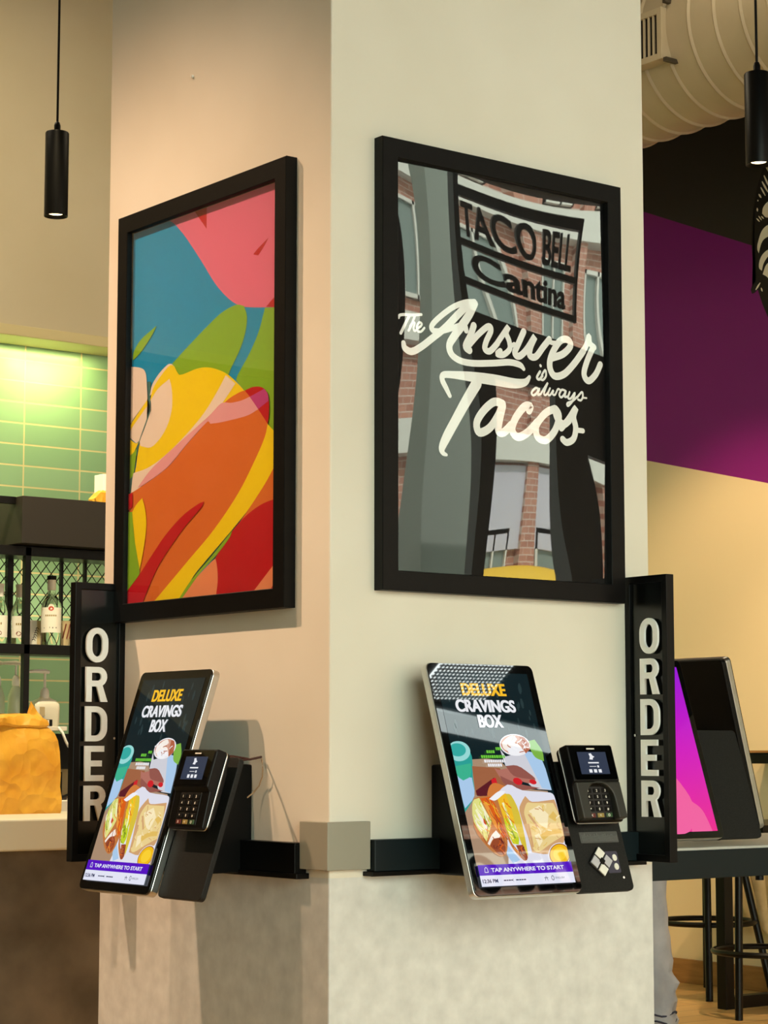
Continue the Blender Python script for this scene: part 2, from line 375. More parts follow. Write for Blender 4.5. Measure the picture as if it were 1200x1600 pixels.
ART=[
('pink',[(-1614,9764),(-888,9188),(-100,8400),(515,7743),(1041,7319),(1483,7072),(1916,6947),(3110,6750),(3080,9879),(480,9979)]),
('red',[(-509,9757),(127,9798),(131,9118)]),
('red',[(2094,8142),(2292,8248),(2698,8411),(2539,8262),(2294,8084)]),
('red',[(2624,6842),(3107,7091),(3110,6750)]),
('green',[(-1456,6045),(-603,6431),(156,6756),(825,7003),(1410,7084),(1736,7006),(1862,6732),(1795,6375),(1570,6001),(1140,5531),(928,5026),(-969,5276)]),
('green',[(2589,6824),(3110,6750),(3140,3669),(2228,4654),(1434,5327),(1505,5439),(2001,5897),(2349,6329)]),
('green',[(-3149,6440),(-3096,6652),(-2770,6910),(-2040,7145),(-2279,6922),(-2763,6603)]),
('white',[(-3339,6327),(-2754,6208),(-2520,6044),(-2454,5688),(-2422,5381),(-3301,4838)]),
('yellow',[(-3300,4799),(-2447,5366),(-2387,5251),(-2357,5031),(-3297,4667)]),
('white',[(-3297,4667),(-2443,5215),(-2278,5129),(-2712,4468),(-2915,4361),(-3294,4579)]),
('yellow',[(-3293,4536),(-2915,4361),(-2711,4446),(-2871,4226),(-3281,4054)]),
('slate',[(-2433,5820),(-2269,5797),(-2285,5410),(-2238,5145),(-2434,4824),(-2712,4468),(-2951,4148),(-3007,3721),(-3043,3161),(-3259,3182),(-3281,4054),(-2952,4192),(-2713,4512),(-2436,4911),(-2304,5175),(-2391,5424)]),
('green',[(-3281,4032),(-2871,4226),(-2945,3888),(-3037,3594),(-3267,3487)]),
('white',[(-2302,5451),(-2210,5698),(-1933,5919),(-1537,6099),(-1339,6101),(-1179,6006),(-1294,5830),(-2086,5552)]),
('yellow',[(-2260,5403),(-2128,5644),(-1772,5897),(-1417,6069),(-1203,6017),(-1018,5813),(-823,5777),(-208,5825),(247,5794),(697,5676),(1141,5490),(1580,5205),(1834,5008),(1296,4856),(857,4830),(267,4574),(-409,4281),(-1100,4024),(-1806,3805),(-2528,3624),(-2979,3584),(-2901,3792),(-2826,4087),(-2710,4377),(-2433,4777),(-2238,5145),(-2276,5362)]),
('white',[(-2259,5342),(-1925,5578),(-1411,5752),(-1303,5494),(-1278,5066),(-1428,4702),(-1739,4398),(-2216,4187),(-2707,4273),(-2751,4386),(-2433,4803),(-2222,5143)]),
('white',[(-3021,3636),(-2286,3710),(-1491,3945),(-640,4312),(115,4722),(704,5184),(1031,5501),(1435,5249),(857,4843),(267,4578),(-638,4186),(-1568,3826),(-2282,3517),(-2763,3199),(-3132,3083),(-3081,3382)]),
('orange',[(931,4845),(1294,4962),(1833,5033),(2049,4851),(1729,4803),(1297,4786)]),
('orange',[(-3299,3121),(-2764,3234),(-1484,3596),(-635,4052),(-30,4357),(380,4565),(862,4505),(1875,4522),(2370,4540),(2757,4153),(2864,3823),(2523,3305),(1969,2763),(1403,2334),(535,1840),(-280,1369),(-1191,808),(-1770,340),(-3270,356),(-3289,2707)]),
('blush',[(857,4863),(378,4647),(-639,4262),(-1727,3843),(-2284,3594),(-2806,3259),(-2521,3305),(-1484,3605),(-635,4060),(-30,4366),(343,4536),(397,4443),(864,4423),(1876,4441),(2384,4534),(2035,4865),(1729,4824),(1296,4819)]),
('red',[(1833,5033),(2152,5071),(2504,5019),(2715,4875),(2800,4665),(2803,4386),(2757,4153),(2370,4540),(2035,4865)]),
('magenta',[(2035,4861),(2610,4969),(2757,4830),(2786,4674),(2377,4539)]),
('yellow',[(2757,4153),(3138,3870),(3143,3278),(2667,2814),(2045,2317),(1338,1877),(322,1285),(-272,916),(-911,376),(-2129,359),(-1658,627),(-507,1302),(607,1956),(1613,2717),(2312,3447),(2656,3887)]),
('orange',[(3143,3278),(3152,2414),(2534,2352),(2046,2197),(1588,1977),(2045,2317),(2667,2814)]),
('red',[(3151,2453),(2534,2364),(1976,2183),(1481,1925),(980,1562),(691,1300),(768,1051),(788,727),(706,368),(3171,346)]),
('peach',[(691,1292),(768,1051),(788,727),(706,368),(-872,333),(-270,792),(325,1122)]),
('green',[(1374,1874),(1268,1721),(763,1376),(28,978),(-834,372),(-988,339),(-346,838),(470,1316)]),
('peach',[(3164,1065),(3168,657),(2762,370),(2173,384),(2621,691)]),
('red',[(202,2646),(77,2514),(-599,2138),(-1364,1614),(-1830,1226),(-2219,786),(-2572,319),(-3311,336),(-3239,762),(-2672,1112),(-2155,1502),(-1529,1962),(-758,2380),(-75,2602)]),
('yellow',[(-2554,2986),(-2408,2673),(-2352,2326),(-2408,1946),(-2520,1571),(-2635,1259),(-2766,1631),(-2918,2115),(-3014,2683),(-2837,2840)]),
('green',[(-3289,2707),(-3014,2683),(-2918,2115),(-2766,1631),(-2643,1238),(-2672,1112),(-3238,740)]),
('red',[(-3299,3121),(-3009,3158),(-3001,2812),(-3289,2707)]),
]
SCRIPT=[
[(-3051,6079,29),(-3024,6133,29),(-2903,6165,29),(-2665,6186,29),(-2409,6227,29)],
[(-2745,6168,33),(-2851,5986,33),(-2940,5828,33),(-2993,5737,33)],
[(-2596,6178,27),(-2676,5986,27),(-2772,5819,27)],
[(-2734,5916,24),(-2655,6018,24),(-2602,6008,24),(-2634,5894,24),(-2602,5831,24),(-2528,5873,24)],
[(-2528,5899,24),(-2437,5952,24),(-2399,6016,24),(-2469,6041,24),(-2538,5940,24),(-2517,5841,24),(-2426,5835,24),(-2325,5932,24)],
[(-2920,5523,53),(-2878,5411,66),(-2693,5356,71),(-2427,5488,71),(-2079,5741,71),(-1699,6033,75),(-1315,6390,80),(-1010,6653,75),(-871,6696,58)],
[(-860,6715,58),(-1148,6661,58),(-1506,6503,58),(-1888,6232,58),(-2110,6013,58),(-2067,5904,58),(-1835,5923,58),(-1508,6031,58),(-1179,6140,58),(-1108,6019,58)],
[(-844,6674,75),(-1012,6406,89),(-1234,6120,93),(-1455,5858,89),(-1603,5626,80),(-1538,5420,71),(-1266,5301,66),(-852,5292,66),(-266,5365,66),(187,5433,66),(501,5407,62),(621,5324,40)],
[(-886,6158,75),(-987,5913,75),(-1126,5660,75),(-1017,5574,75)],
[(-1055,5669,66),(-765,5961,66),(-456,6193,66),(-373,6108,66),(-515,5840,66),(-555,5662,66),(-404,5627,66),(-178,5836,66)],
[(-234,5777,62),(-35,6027,62),(160,6260,62),(91,6107,62),(180,5921,62),(190,5739,62),(-4,5586,62),(-185,5583,62),(-94,5663,62)],
[(190,5791,44),(333,5874,44)],
[(623,6202,71),(477,5934,71),(349,5678,71),(474,5605,71),(706,5785,71),(969,6124,71),(833,5866,71),(808,5665,71),(993,5655,71),(1229,5912,71),(1418,6111,71)],
[(1377,6071,49),(1523,6043,49),(1700,6055,49)],
[(1507,5687,75),(1845,5814,75),(2086,6033,75),(2010,6172,75),(1760,6116,75),(1509,5789,75),(1423,5491,75),(1561,5267,75),(1869,5336,75),(2200,5621,75),(2504,5969,75)],
[(2443,5873,66),(2628,6164,66),(2684,6342,66),(2718,6174,66),(2851,6090,66)],
[(2826,6097,71),(2621,5736,71),(2514,5410,71),(2657,5259,71),(2889,5437,71),(3045,5693,71)],
[(1118,5316,29),(1023,5174,29),(1092,5129,29),(1192,5223,29)],
[(1131,5463,29),(1142,5451,29)],
[(1175,5243,24),(1281,5369,24),(1303,5235,24),(1209,5128,24),(1116,5149,24)],
[(1084,4890,24),(974,4914,24),(851,4792,24),(903,4735,24),(1013,4804,24),(1090,4917,24),(1042,4772,24),(1135,4790,24)],
[(1135,4790,22),(1277,4981,22),(1354,5073,22),(1312,4993,22),(1234,4818,22),(1286,4779,22),(1381,4868,22)],
[(1423,4952,22),(1357,4821,22),(1421,4793,22),(1528,4918,22),(1503,4828,22),(1580,4818,22),(1675,4960,22),(1758,4933,22)],
[(1905,4944,24),(1793,4955,24),(1715,4836,24),(1773,4775,24),(1863,4846,24),(1923,4946,24),(1886,4804,24),(1969,4813,24)],
[(2042,4927,24),(1992,4789,24),(2075,4779,24),(2208,4926,24),(2128,4722,24),(1990,4593,24),(1967,4653,24),(2128,4722,24),(2279,4835,24)],
[(2279,4826,24),(2436,4967,24),(2459,4854,24),(2398,4767,24),(2308,4776,24)],
[(2458,4836,20),(2579,4839,20)],
[(-1608,4467,44),(-1716,4635,58),(-1823,4802,62),(-1790,4924,66),(-1486,4957,75),(-882,4970,102),(-269,4967,111),(297,4952,102),(641,5011,75),(780,5148,40)],
[(-816,4835,124),(-1161,4350,115),(-1464,3895,106),(-1699,3535,102),(-1840,3270,80),(-1808,3154,53),(-1711,3120,31)],
[(-48,4440,84),(-301,4458,84),(-609,4233,84),(-822,3934,84),(-746,3715,84),(-445,3841,84),(-191,4145,84),(-36,4419,84),(-135,4064,84),(-176,3801,84),(-19,3781,84),(203,3966,84)],
[(761,4367,84),(796,4466,84),(606,4430,84),(335,4130,84),(242,3861,84),(400,3715,84),(687,3828,84),(1006,4106,84)],
[(1564,4480,80),(1270,4350,80),(988,4039,80),(1020,3770,80),(1292,3725,80),(1570,3983,80),(1691,4325,80),(1564,4480,80),(1649,4255,80),(1824,4139,80),(2003,4244,80)],
[(1764,4045,71),(2004,4288,71),(2227,4563,71),(2153,4347,71),(2221,4087,71),(2146,3827,71),(1937,3720,71),(1802,3783,71)],
[(2209,4041,53),(2447,4041,53)],
]
EYE=[(1708,5709),(1847,5930),(1972,6007),(1905,5834)]
PIC=[
('tray',[(-1320,2961),(-48,2958),(287,2394),(1135,2256),(1290,574),(-1320,622),(-1320,1697),(-1320,2452)]),
('teal',[(-1320,3345),(-913,3346),(-807,3046),(-895,2618),(-972,2174),(-1320,1822),(-1320,2116),(-1320,2749)]),
('lteal',[(-835,3120),(-883,3054),(-958,2999),(-1050,2961),(-1152,2943),(-1253,2947),(-1320,2972),(-1320,3016),(-1320,3075),(-1320,3142),(-1320,3212),(-1320,3277),(-1320,3332),(-1245,3370),(-1143,3389),(-1041,3386),(-950,3361),(-878,3317),(-832,3258),(-817,3190)]),
('aqua',[(-945,3163),(-977,3120),(-1028,3085),(-1092,3061),(-1164,3049),(-1235,3053),(-1300,3070),(-1320,3099),(-1320,3138),(-1320,3182),(-1320,3228),(-1320,3271),(-1304,3306),(-1240,3331),(-1169,3342),(-1097,3339),(-1032,3322),(-980,3293),(-946,3254),(-934,3209)]),
('lblue',[(-1320,2622),(-933,2576),(-972,2174),(-1298,1905),(-1320,2074)]),
('green2',[(-1320,2834),(-874,2896),(-959,2619),(-1188,2515),(-1320,2622)]),
('brown',[(-864,2832),(-96,2785),(68,2397),(-536,2168),(-930,2195)]),
('wine',[(-905,2287),(-318,2572),(-269,2357),(-643,2170),(-898,2173)]),
('red',[(-410,2529),(-274,2571),(-238,2271),(-423,2188)]),
('orange',[(-607,2212),(-487,2390),(-306,2453),(-21,2360),(-424,2145),(-602,2147)]),
('cup',[(25,3218),(141,3044),(863,3153),(1171,2955),(1253,2276),(715,2347),(385,2740),(80,2828)]),
('lblue',[(705,3087),(863,3153),(1171,2955),(1253,2276),(986,2322)]),
('lime',[(858,3386),(1084,3431),(1235,3175),(1221,2933),(993,3021),(904,3197)]),
('white',[(906,3258),(850,3185),(757,3124),(638,3081),(504,3060),(367,3064),(242,3091),(140,3139),(71,3203),(42,3277),(56,3354),(110,3426),(201,3487),(319,3531),(454,3553),(591,3550),(717,3524),(821,3476),(891,3411),(920,3336)]),
('rust',[(874,3262),(823,3197),(739,3142),(629,3104),(505,3086),(379,3090),(263,3114),(168,3157),(104,3215),(76,3281),(87,3350),(137,3415),(220,3469),(328,3508),(452,3527),(579,3524),(696,3500),(792,3457),(858,3398),(886,3331)]),
('cream',[(116,3349),(318,3481),(494,3517),(582,3438),(474,3350),(601,3306),(718,3131),(489,3109),(281,3153),(134,3218)]),
('white',[(217,3218),(456,3284),(659,3219),(718,3131),(481,3079),(269,3109)]),
('rust2',[(657,3504),(812,3461),(899,3219),(739,3109),(684,3307)]),
('skin',[(-258,2786),(-108,2742),(409,2826),(648,2695),(833,2563),(833,2467),(629,2434),(317,2502),(178,2395),(-113,2527)]),
('skin2',[(80,2828),(412,2835),(719,2651),(848,2519),(550,2543),(238,2611)]),
('skin2',[(-143,2613),(299,2437),(931,2323),(256,2287),(-83,2441)]),
('red',[(850,2435),(834,2421),(810,2412),(781,2408),(750,2409),(720,2416),(693,2427),(673,2442),(660,2460),(658,2477),(665,2494),(681,2508),(704,2517),(733,2521),(764,2520),(794,2514),(821,2502),(842,2487),(854,2469),(857,2452)]),
('red',[(434,2434),(411,2416),(378,2405),(340,2400),(301,2404),(263,2416),(231,2434),(208,2456),(196,2481),(196,2506),(208,2529),(231,2547),(263,2558),(301,2562),(341,2559),(379,2547),(411,2529),(434,2507),(447,2482),(446,2457)]),
('paper',[(-499,2108),(10,2411),(402,2277),(1191,2216),(1290,2082),(1290,1297),(1245,630),(-448,659),(-361,1085),(-398,2004)]),
('lblue',[(-361,1085),(-98,749),(-313,680),(-433,885)]),
('shell',[(-1013,2115),(-808,2163),(-550,2160),(-401,1875),(-323,1338),(-375,1035),(-489,862),(-668,855),(-943,1076),(-1176,1509)]),
('tacoorange',[(-837,2112),(-553,2147),(-399,1824),(-323,1338),(-439,1214),(-539,1495),(-680,1804)]),
('shell2',[(-785,2009),(-682,2033),(-543,1597),(-528,1419),(-603,1497)]),
('lettuce',[(-1066,2039),(-866,2125),(-744,1805),(-671,1600),(-834,1300),(-916,1176),(-1149,1610)]),
('lettuce2',[(-1050,1861),(-995,1885),(-863,1604),(-861,1376),(-902,1402)]),
('cream',[(-1013,1759),(-959,1783),(-802,1476),(-848,1426)]),
('lettuce2',[(-897,2011),(-846,2023),(-708,1702),(-747,1678)]),
('tomato',[(-875,1680),(-783,1602),(-836,1527),(-886,1579)]),
('cream',[(-904,1125),(-754,1298),(-595,1408),(-505,1292),(-560,1242),(-727,1221),(-861,1086)]),
('meat',[(-848,1073),(-713,1216),(-493,1253),(-433,1037),(-498,887),(-645,879)]),
('shell',[(-489,2146),(-356,2157),(-262,1439),(-225,1107),(96,743),(-5,733),(-228,981),(-337,1288)]),
('yshell',[(-113,2206),(40,2165),(164,1789),(168,1224),(144,818),(45,1024),(-39,1536)]),
('cheese',[(-370,2106),(-110,2218),(-32,1792),(-53,1485),(-183,1258),(-301,1592)]),
('lettuce3',[(-312,1669),(-115,1614),(-4,1254),(-54,1077),(-209,1107),(-302,1414)]),
('lettuce2',[(-268,2002),(-216,2014),(-122,1589),(-118,1486),(-150,1513)]),
('lime2',[(-241,1515),(-189,1526),(-92,1231),(-132,1206)]),
('white',[(-600,2096),(-295,2259),(-99,2257),(-222,2168),(-449,2056)]),
('meat',[(-139,1067),(60,1074),(124,818),(79,738),(-30,760)]),
('crust',[(432,2147),(594,2015),(1246,2058),(1275,1926),(1290,1195),(1108,1020),(723,851),(274,903),(248,1273),(171,1814),(296,2019)]),
('tort',[(437,1991),(586,1989),(1189,1980),(1290,1664),(1278,1248),(857,1078),(474,910),(306,1016),(303,1580),(296,1786)]),
('tort2',[(435,1810),(771,1934),(979,1722),(854,1414),(652,1521)]),
('tort3',[(963,1670),(1136,1798),(1232,1665),(1134,1563)]),
('crust',[(380,1733),(446,1732),(629,1444),(572,1420)]),
('crust',[(305,1529),(371,1527),(356,1015),(303,1004)]),
('tort3',[(577,1265),(914,1386),(1223,1405),(1243,1301),(913,1270),(680,1160)]),
('tort2',[(445,1269),(592,1316),(639,1135),(504,1011)]),
('white',[(1290,819),(1290,739),(1249,668),(1161,613),(1060,580),(958,570),(863,586),(786,626),(732,685),(708,758),(716,839),(755,918),(822,989),(909,1045),(1009,1079),(1112,1090),(1208,1074),(1287,1035),(1290,975),(1290,901)]),
('brown',[(1290,820),(1290,745),(1235,678),(1152,626),(1058,594),(962,585),(874,600),(801,637),(751,693),(728,762),(736,838),(773,913),(835,980),(917,1032),(1011,1065),(1108,1074),(1197,1060),(1271,1022),(1290,966),(1290,896)]),
('sauce',[(1290,821),(1275,752),(1217,691),(1142,643),(1056,614),(968,606),(888,619),(821,653),(776,705),(755,768),(762,837),(796,906),(853,967),(928,1015),(1014,1045),(1102,1054),(1183,1040),(1250,1006),(1290,955),(1290,891)]),
('sauce2',[(1222,836),(1200,791),(1161,750),(1111,719),(1054,700),(995,694),(940,703),(896,726),(865,760),(851,801),(856,847),(878,893),(916,933),(966,964),(1024,984),(1083,990),(1137,981),(1182,958),(1213,924),(1227,882)]),
]
# ------------------------------------------------------------------ the setting
H = 5.15
pl = MB(); pl.box(0, .953, 0, .953, 0, H)
o = struct('pillar', pl, m_pillar, bevel=0.004)
struct('floor', MB().box(-6, 8, -5.9, 5.7, -0.1, 0), m_floor)
struct('ceiling', MB().box(-6, 8, -5.9, 5.8, H, H + .1), m_ceiling)
struct('wall_back', MB().box(.9, 6.1, 5.5, 5.7, 0, H), m_tile)
struct('wall_back_left', MB().box(-6, .9, 5.5, 5.7, 0, H), m_concrete)
bh = MB(); bh.box(-6, 5.9, 5.30, 5.5, 3.257, H)
struct('wall_bulkhead', bh, m_cream)
m_trim = mat('cream_trim', (226, 212, 160), 0.5)
struct('trim_bulkhead', MB().box(-6, 5.9, 5.285, 5.5, 3.205, 3.257), m_trim, bevel=0.004)
struct('wall_right', MB().box(5.9, 6.1, 1.6, 5.7, 0, H), m_right)
struct('wall_right_return', MB().box(5.9, 8.1, 1.5, 1.6, 0, H), m_cream)
struct('wall_far_right', MB().box(8, 8.1, -5.9, 1.6, 0, H), m_cream)
struct('wall_left', MB().box(-6.1, -6, -5.9, 5.7, 0, H), m_cream)
struct('baseboard_right', MB().box(5.875, 5.9, 1.6, 5.5, 0, .128), m_base, bevel=0.003)
# storefront behind the camera: black cladding with glazed openings
m_clad = mat('black_storefront_panels', (22, 23, 23), 0.45)
m_column = mat('grey_street_column', (128, 134, 126), 0.6)
YS = -5.75
sf = MB()
def wall_with_holes(mb, x0, x1, z0, z1, y0, y1, holes):
    xs = sorted({x0, x1, *[h[0] for h in holes], *[h[1] for h in holes]}); zs = sorted({z0, z1, *[h[2] for h in holes], *[h[3] for h in holes]})
    for a, b in zip(xs, xs[1:]):
        for c, d in zip(zs, zs[1:]):
            mx, mz = (a + b) / 2, (c + d) / 2
            if any(h[0] < mx < h[1] and h[2] < mz < h[3] for h in holes): continue
            mb.box(a, b, y0, y1, c, d)
HOLES = [(-3.6, 3.5, .3, 4.3), (4.0, 4.86, .05, 4.85), (4.94, 7.2, 3.78, 4.85), (5.04, 6.12, .05, 3.36), (6.5, 7.2, .05, 2.95)]
wall_with_holes(sf, -6, 8, 0, H, YS, YS + .12, HOLES)
struct('wall_front', sf, m_clad)
wf = MB()
for x in (-3.6, -2.2, -.6, .77, 2.13, 3.46): wf.box(x, x + .05, YS + .02, YS + .1, .3, 4.3)
for z in (.3, 2.9, 4.25): wf.box(-3.6, 3.5, YS + .02, YS + .1, z, z + .05)
struct('window_1', wf, m_clad)
struct('street_column_1', MB().box(6.92, 7.46, -9.4, -9.0, 0, 9), m_column, bevel=.01)  # exterior column, placed to show as a grey band in the poster reflection

# square ceiling lamp near the storefront, and a glowing panel added for screen glare
t = thing('ceiling_light', 'bright square ceiling lamp behind a white honeycomb grille above the storefront', 'ceiling light', (5.22, -4.72, H))
MB().box(-.27, .27, -.16, .16, -.02, 0).build('diffuser', mat('lamp_diffuser', (240, 244, 240), .4, emit=(235, 246, 244), strength=22.0), t)
gr = MB()
for k in range(-9, 10): gr.box(k * .029 - .006, k * .029 + .006, -.17, .17, -.024, -.021)
for k in range(-5, 6): gr.box(-.28, .28, k * .031 - .006, k * .031 + .006, -.0245, -.0205)
gr.build('grille', mat('grey_lamp_grille', (90, 95, 95), .5), t)
t = thing('ceiling_light', 'long slim glowing panel added for the pale wash on the kiosk screen', 'ceiling light', (5.75, -5.16, H), math.radians(-12))  # made-up emitter, mirrored as a pale wash in the right kiosk glass
MB().box(-.62, .62, -.08, .08, -.04, 0).build('diffuser', mat('wash_panel_glow', (240, 244, 240), .4, emit=(225, 240, 240), strength=8.0), t)
MB().box(-.64, .64, -.10, .10, -.02, 0).build('wash_panel_tray', m_clad, t)

# ------------------------------------------------------------------ street seen only as a reflection
m_brick = mat('red_brick', (176, 112, 92), 0.8)
n_, l_, p_ = nodes(m_brick); bk = n_.new('ShaderNodeTexBrick'); tcb = n_.new('ShaderNodeTexCoord'); spb = n_.new('ShaderNodeSeparateXYZ'); cbb = n_.new('ShaderNodeCombineXYZ')
l_.new(tcb.outputs['Object'], spb.inputs[0]); l_.new(spb.outputs['X'], cbb.inputs[0]); l_.new(spb.outputs['Z'], cbb.inputs[1]); l_.new(cbb.outputs[0], bk.inputs['Vector'])
bk.inputs['Scale'].default_value = 1; bk.inputs['Brick Width'].default_value = .3; bk.inputs['Row Height'].default_value = .1; bk.inputs['Mortar Size'].default_value = .008
bk.inputs['Color1'].default_value = rgb(178, 128, 110); bk.inputs['Color2'].default_value = rgb(160, 110, 94); bk.inputs['Mortar'].default_value = rgb(196, 176, 165)
l_.new(bk.outputs['Color'], p_.inputs['Base Color'])
m_stone = mat('white_stone_band', (205, 202, 194), 0.7)
m_winglass = mat('street_window_glass', (120, 132, 128), 0.15)
m_paving = mat('grey_paving', (150, 148, 150), 0.8)
struct('ground', MB().box(-12, 40, -40, -5.9, -.2, -.02), m_paving)
bld = thing('brick_building', 'red brick building with white bands across the street', 'building', (16, -17, 0))
fb = MB(); fb.box(-16, 18, -6, 0, 0, 16)
for x in (-7.5, -5.1, -2.7, -.3, 2.1, 4.5, 6.9): fb.box(x, x + .55, 0, .22, 0, 16)
fb.build('facade', m_brick, bld)
bd = MB()
for z in (4.55, 6.0, 8.75, 11.6): bd.box(-16, 18, 0, .3, z, z + .42)
bd.build('stone_band', m_stone, bld)
for zc, hh in ((2.3, 2.6), (7.55, 1.7), (10.25, 1.9)):
    for x in (-6.2, -3.8, -1.4, 1.0, 3.4, 5.8):
        fr = MB()
        for xx in (-.62, -.03, .56): fr.box(x + xx, x + xx + .07, 0, .12, zc - hh/2, zc + hh/2)
        for zz in (-hh/2, hh/2 - .07): fr.box(x - .62, x + .63, 0, .12, zc + zz, zc + zz + .07)
        f = fr.build('window', m_stone, bld)
        MB().box(x - .6, x + .6, 0, .04, zc - hh/2, zc + hh/2).build('pane', m_winglass, f)
aw = MB(); aw.lathe([(0, 0), (.30, 0), (.34, .1), (.34, 4.4), (0, 4.5)], c=(-2.2, .35, 2.7), axis='x', n=20)
aw.build('awning', mat('yellow_awning', (226, 180, 50), 0.6), bld)
sp2 = MB(); sp2.box(-2.6, 1.5, 0, .12, 3.3, 4.5); sp2.build('shop_panel', mat('lavender_grey_panel', (188, 184, 194), 0.7), bld)
# hanging window sign, lettering reads from the street
ws = thing('window_sign', 'dark window sign with cut lettering hung in the storefront transom', 'sign', (5.86, YS - .06, 4.02))
fm = MB()
for a in ((-.9, .9, 0, .05), (-.9, .9, .30, .35), (-.9, .9, .68, .76)): fm.box(a[0], a[1], -.02, .02, a[2], a[3])
for x in (-.9, .85): fm.box(x, x + .05, -.02, .02, 0, .76)
fm.build('sign_frame', m_clad, ws)
link_mesh('lettering', text_mesh('TACO BELL', .3, at(-.74, 0, .38) @ UPR, extrude=.01, offset=.004, fit=(1.48, .27)), m_clad, ws)
link_mesh('lettering', text_mesh('Cantina', .3, at(-.66, 0, .075) @ UPR, extrude=.01, offset=.008, fit=(1.32, .20)), m_clad, ws)

# ------------------------------------------------------------------ framed posters
ART_COL = {'base': (0, 150, 208), 'pink': (226, 112, 152), 'red': (190, 0, 26), 'green': (132, 186, 40), 'white': (236, 226, 216), 'yellow': (244, 222, 8),
           'slate': (62, 118, 120), 'orange': (218, 116, 44), 'blush': (230, 168, 180), 'magenta': (190, 64, 140), 'peach': (236, 150, 104)}
def picture_frame(label, loc, rotz):
    t = thing('framed_poster', label, 'framed poster', loc, rotz)
    Wd, Hh, b = .727, 1.008, .044
    fr = MB()
    R = []
    for (ins, y) in ((0, 0), (0, -.029), (.0015, -.0305), (b - .0015, -.0305), (b, -.029), (b, -.006)):
        R.append([(-Wd/2 + ins, y, ins), (Wd/2 - ins, y, ins), (Wd/2 - ins, y, Hh - ins), (-Wd/2 + ins, y, Hh - ins)])
    fr.rings(R, cap=False)
    fr.box(-Wd/2 + .004, Wd/2 - .004, -.008, 0, .004, Hh - .004)
    fr.build('frame', m_frame, t)
    return t, Wd, Hh, b
def pane(t, Wd, Hh, b, height):
    mb = MB(); nx, nz = 40, 56; x0, x1, z0, z1 = -Wd/2 + b - .003, Wd/2 - b + .003, b - .003, Hh - b + .003
    V = [[mb.bm.verts.new((x0 + (x1-x0)*i/nx, height(i/nx, j/nz), z0 + (z1-z0)*j/nz)) for i in range(nx+1)] for j in range(nz+1)]
    for j in range(nz):
        for i in range(nx): mb.bm.faces.new((V[j][i], V[j][i+1], V[j+1][i+1], V[j+1][i]))
    mb.smooth = True
    return mb.build('pane', m_pane, t)

t, Wd, Hh, b = picture_frame('colourful abstract poster of pink, teal, yellow and orange curves in a black frame', (0, .4925, 1.563), FACE_L)
a = MB(); cols = list(ART_COL); ms = []
for c in cols: ms.append(mat('print_' + c, ART_COL[c], 0.4))
a.box(-Wd/2 + b - .006, Wd/2 - b + .006, -.0118, -.0085, b - .006, Hh - b + .006, mi=0)
for i, (c, pts) in enumerate(ART):
    y = -.0120 - i * .00015
    P = smooth_closed([(p[0] / 1e4, p[1] / 1e4) for p in pts])
    x0, x1, z0, z1 = -Wd/2 + b - .005, Wd/2 - b + .005, b - .005, Hh - b + .005
    a.flat([(min(x1, max(x0, p.x)), y, min(z1, max(z0, p.y))) for p in P], mi=cols.index(c))
a.build('artwork', ms, t, smooth='keep')
pane(t, Wd, Hh, b, lambda u, v: -.0225 - .0012 * math.sin(math.pi*u) * math.sin(math.pi*v))

t, Wd, Hh, b = picture_frame('black poster with white script reading The Answer is always Tacos in a black frame', (.4825, 0, 1.599), 0)
MB().box(-Wd/2 + b - .006, Wd/2 - b + .006, -.0118, -.0085, b - .006, Hh - b + .006).build('poster_sheet', mat('black_print', (8, 8, 9), 0.5, spec=0.2), t)
s_ = MB()
for k, st in enumerate(SCRIPT): ribbon(s_, [(p[0] / 1e4, p[1] / 1e4, p[2] / 1e4 * 1.16) for p in st], lambda x, z: (x, -.0124 - k * .00007, z), lift=Vector((0, -1.2e-6, 0)))
s_.build('script_lettering', mat('white_print', (252, 255, 255), 0.5), t, smooth='keep')
e_ = MB(); e_.flat([(p[0] / 1e4, -.0122, p[1] / 1e4) for p in EYE]); e_.build('script_accent', mat('raspberry_print', (150, 10, 60), 0.5), t, smooth='keep')
def warp(u, v):
    x, z = u * 2 - 1, v * 2 - 1
    h = .0055 * (1 - x*x) * (1 - .25*z*z) + .003 * (1 - z*z)
    h += .0006 * math.sin(3.1*z + 1.3*x + .6) + .0004 * math.sin(5*x - 2.2*z)
    return -.0165 - h
pane(t, Wd, Hh, b, warp)

# ------------------------------------------------------------------ wall rails, corner cover, small hook
def wall_rail(label, loc, rotz, length, lip):
    t = thing('wall_rail', label, 'rail', loc, rotz, 'black kiosk rails on the pillar')
    r = MB(); r.box(0, length, -.03, 0, .012, .075); r.build('rail_body', m_black, t, bevel=.002)
    l = MB(); l.box(-lip if lip < 0 else 0, length, -.034, 0, 0, .012); l.build('lower_lip', m_black, t, bevel=.002)
    e = MB(); x = 0 if lip <= 0 else length
    return t
t = thing('wall_rail', 'black wall rail on the brighter right pillar face below the white script poster', 'rail', (.0, 0, .987))
MB().box(.098, .90, -.030, 0, .010, .077).build('rail_body', m_navy, t, bevel=.002)
MB().box(.088, .90, -.034, 0, 0, .010).build('lower_lip', m_black, t, bevel=.0015)
t = thing('wall_rail', 'black wall rail on the warm lit left pillar face below the colourful poster', 'rail', (0, 0, .981), FACE_L)
MB().box(-.846, -.084, -.030, 0, .010, .076).build('rail_body', m_black, t, bevel=.002)
MB().box(-.846, -.072, -.034, 0, 0, .012).build('lower_lip', m_black, t, bevel=.0015)
MB().box(-.086, -.083, -.031, 0, .008, .072).build('end_cap', m_black, t, bevel=.001)
cc = MB(); L2 = [(-.036, -.036), (.098, -.036), (.098, 0), (0, 0), (0, .088), (-.036, .088)]
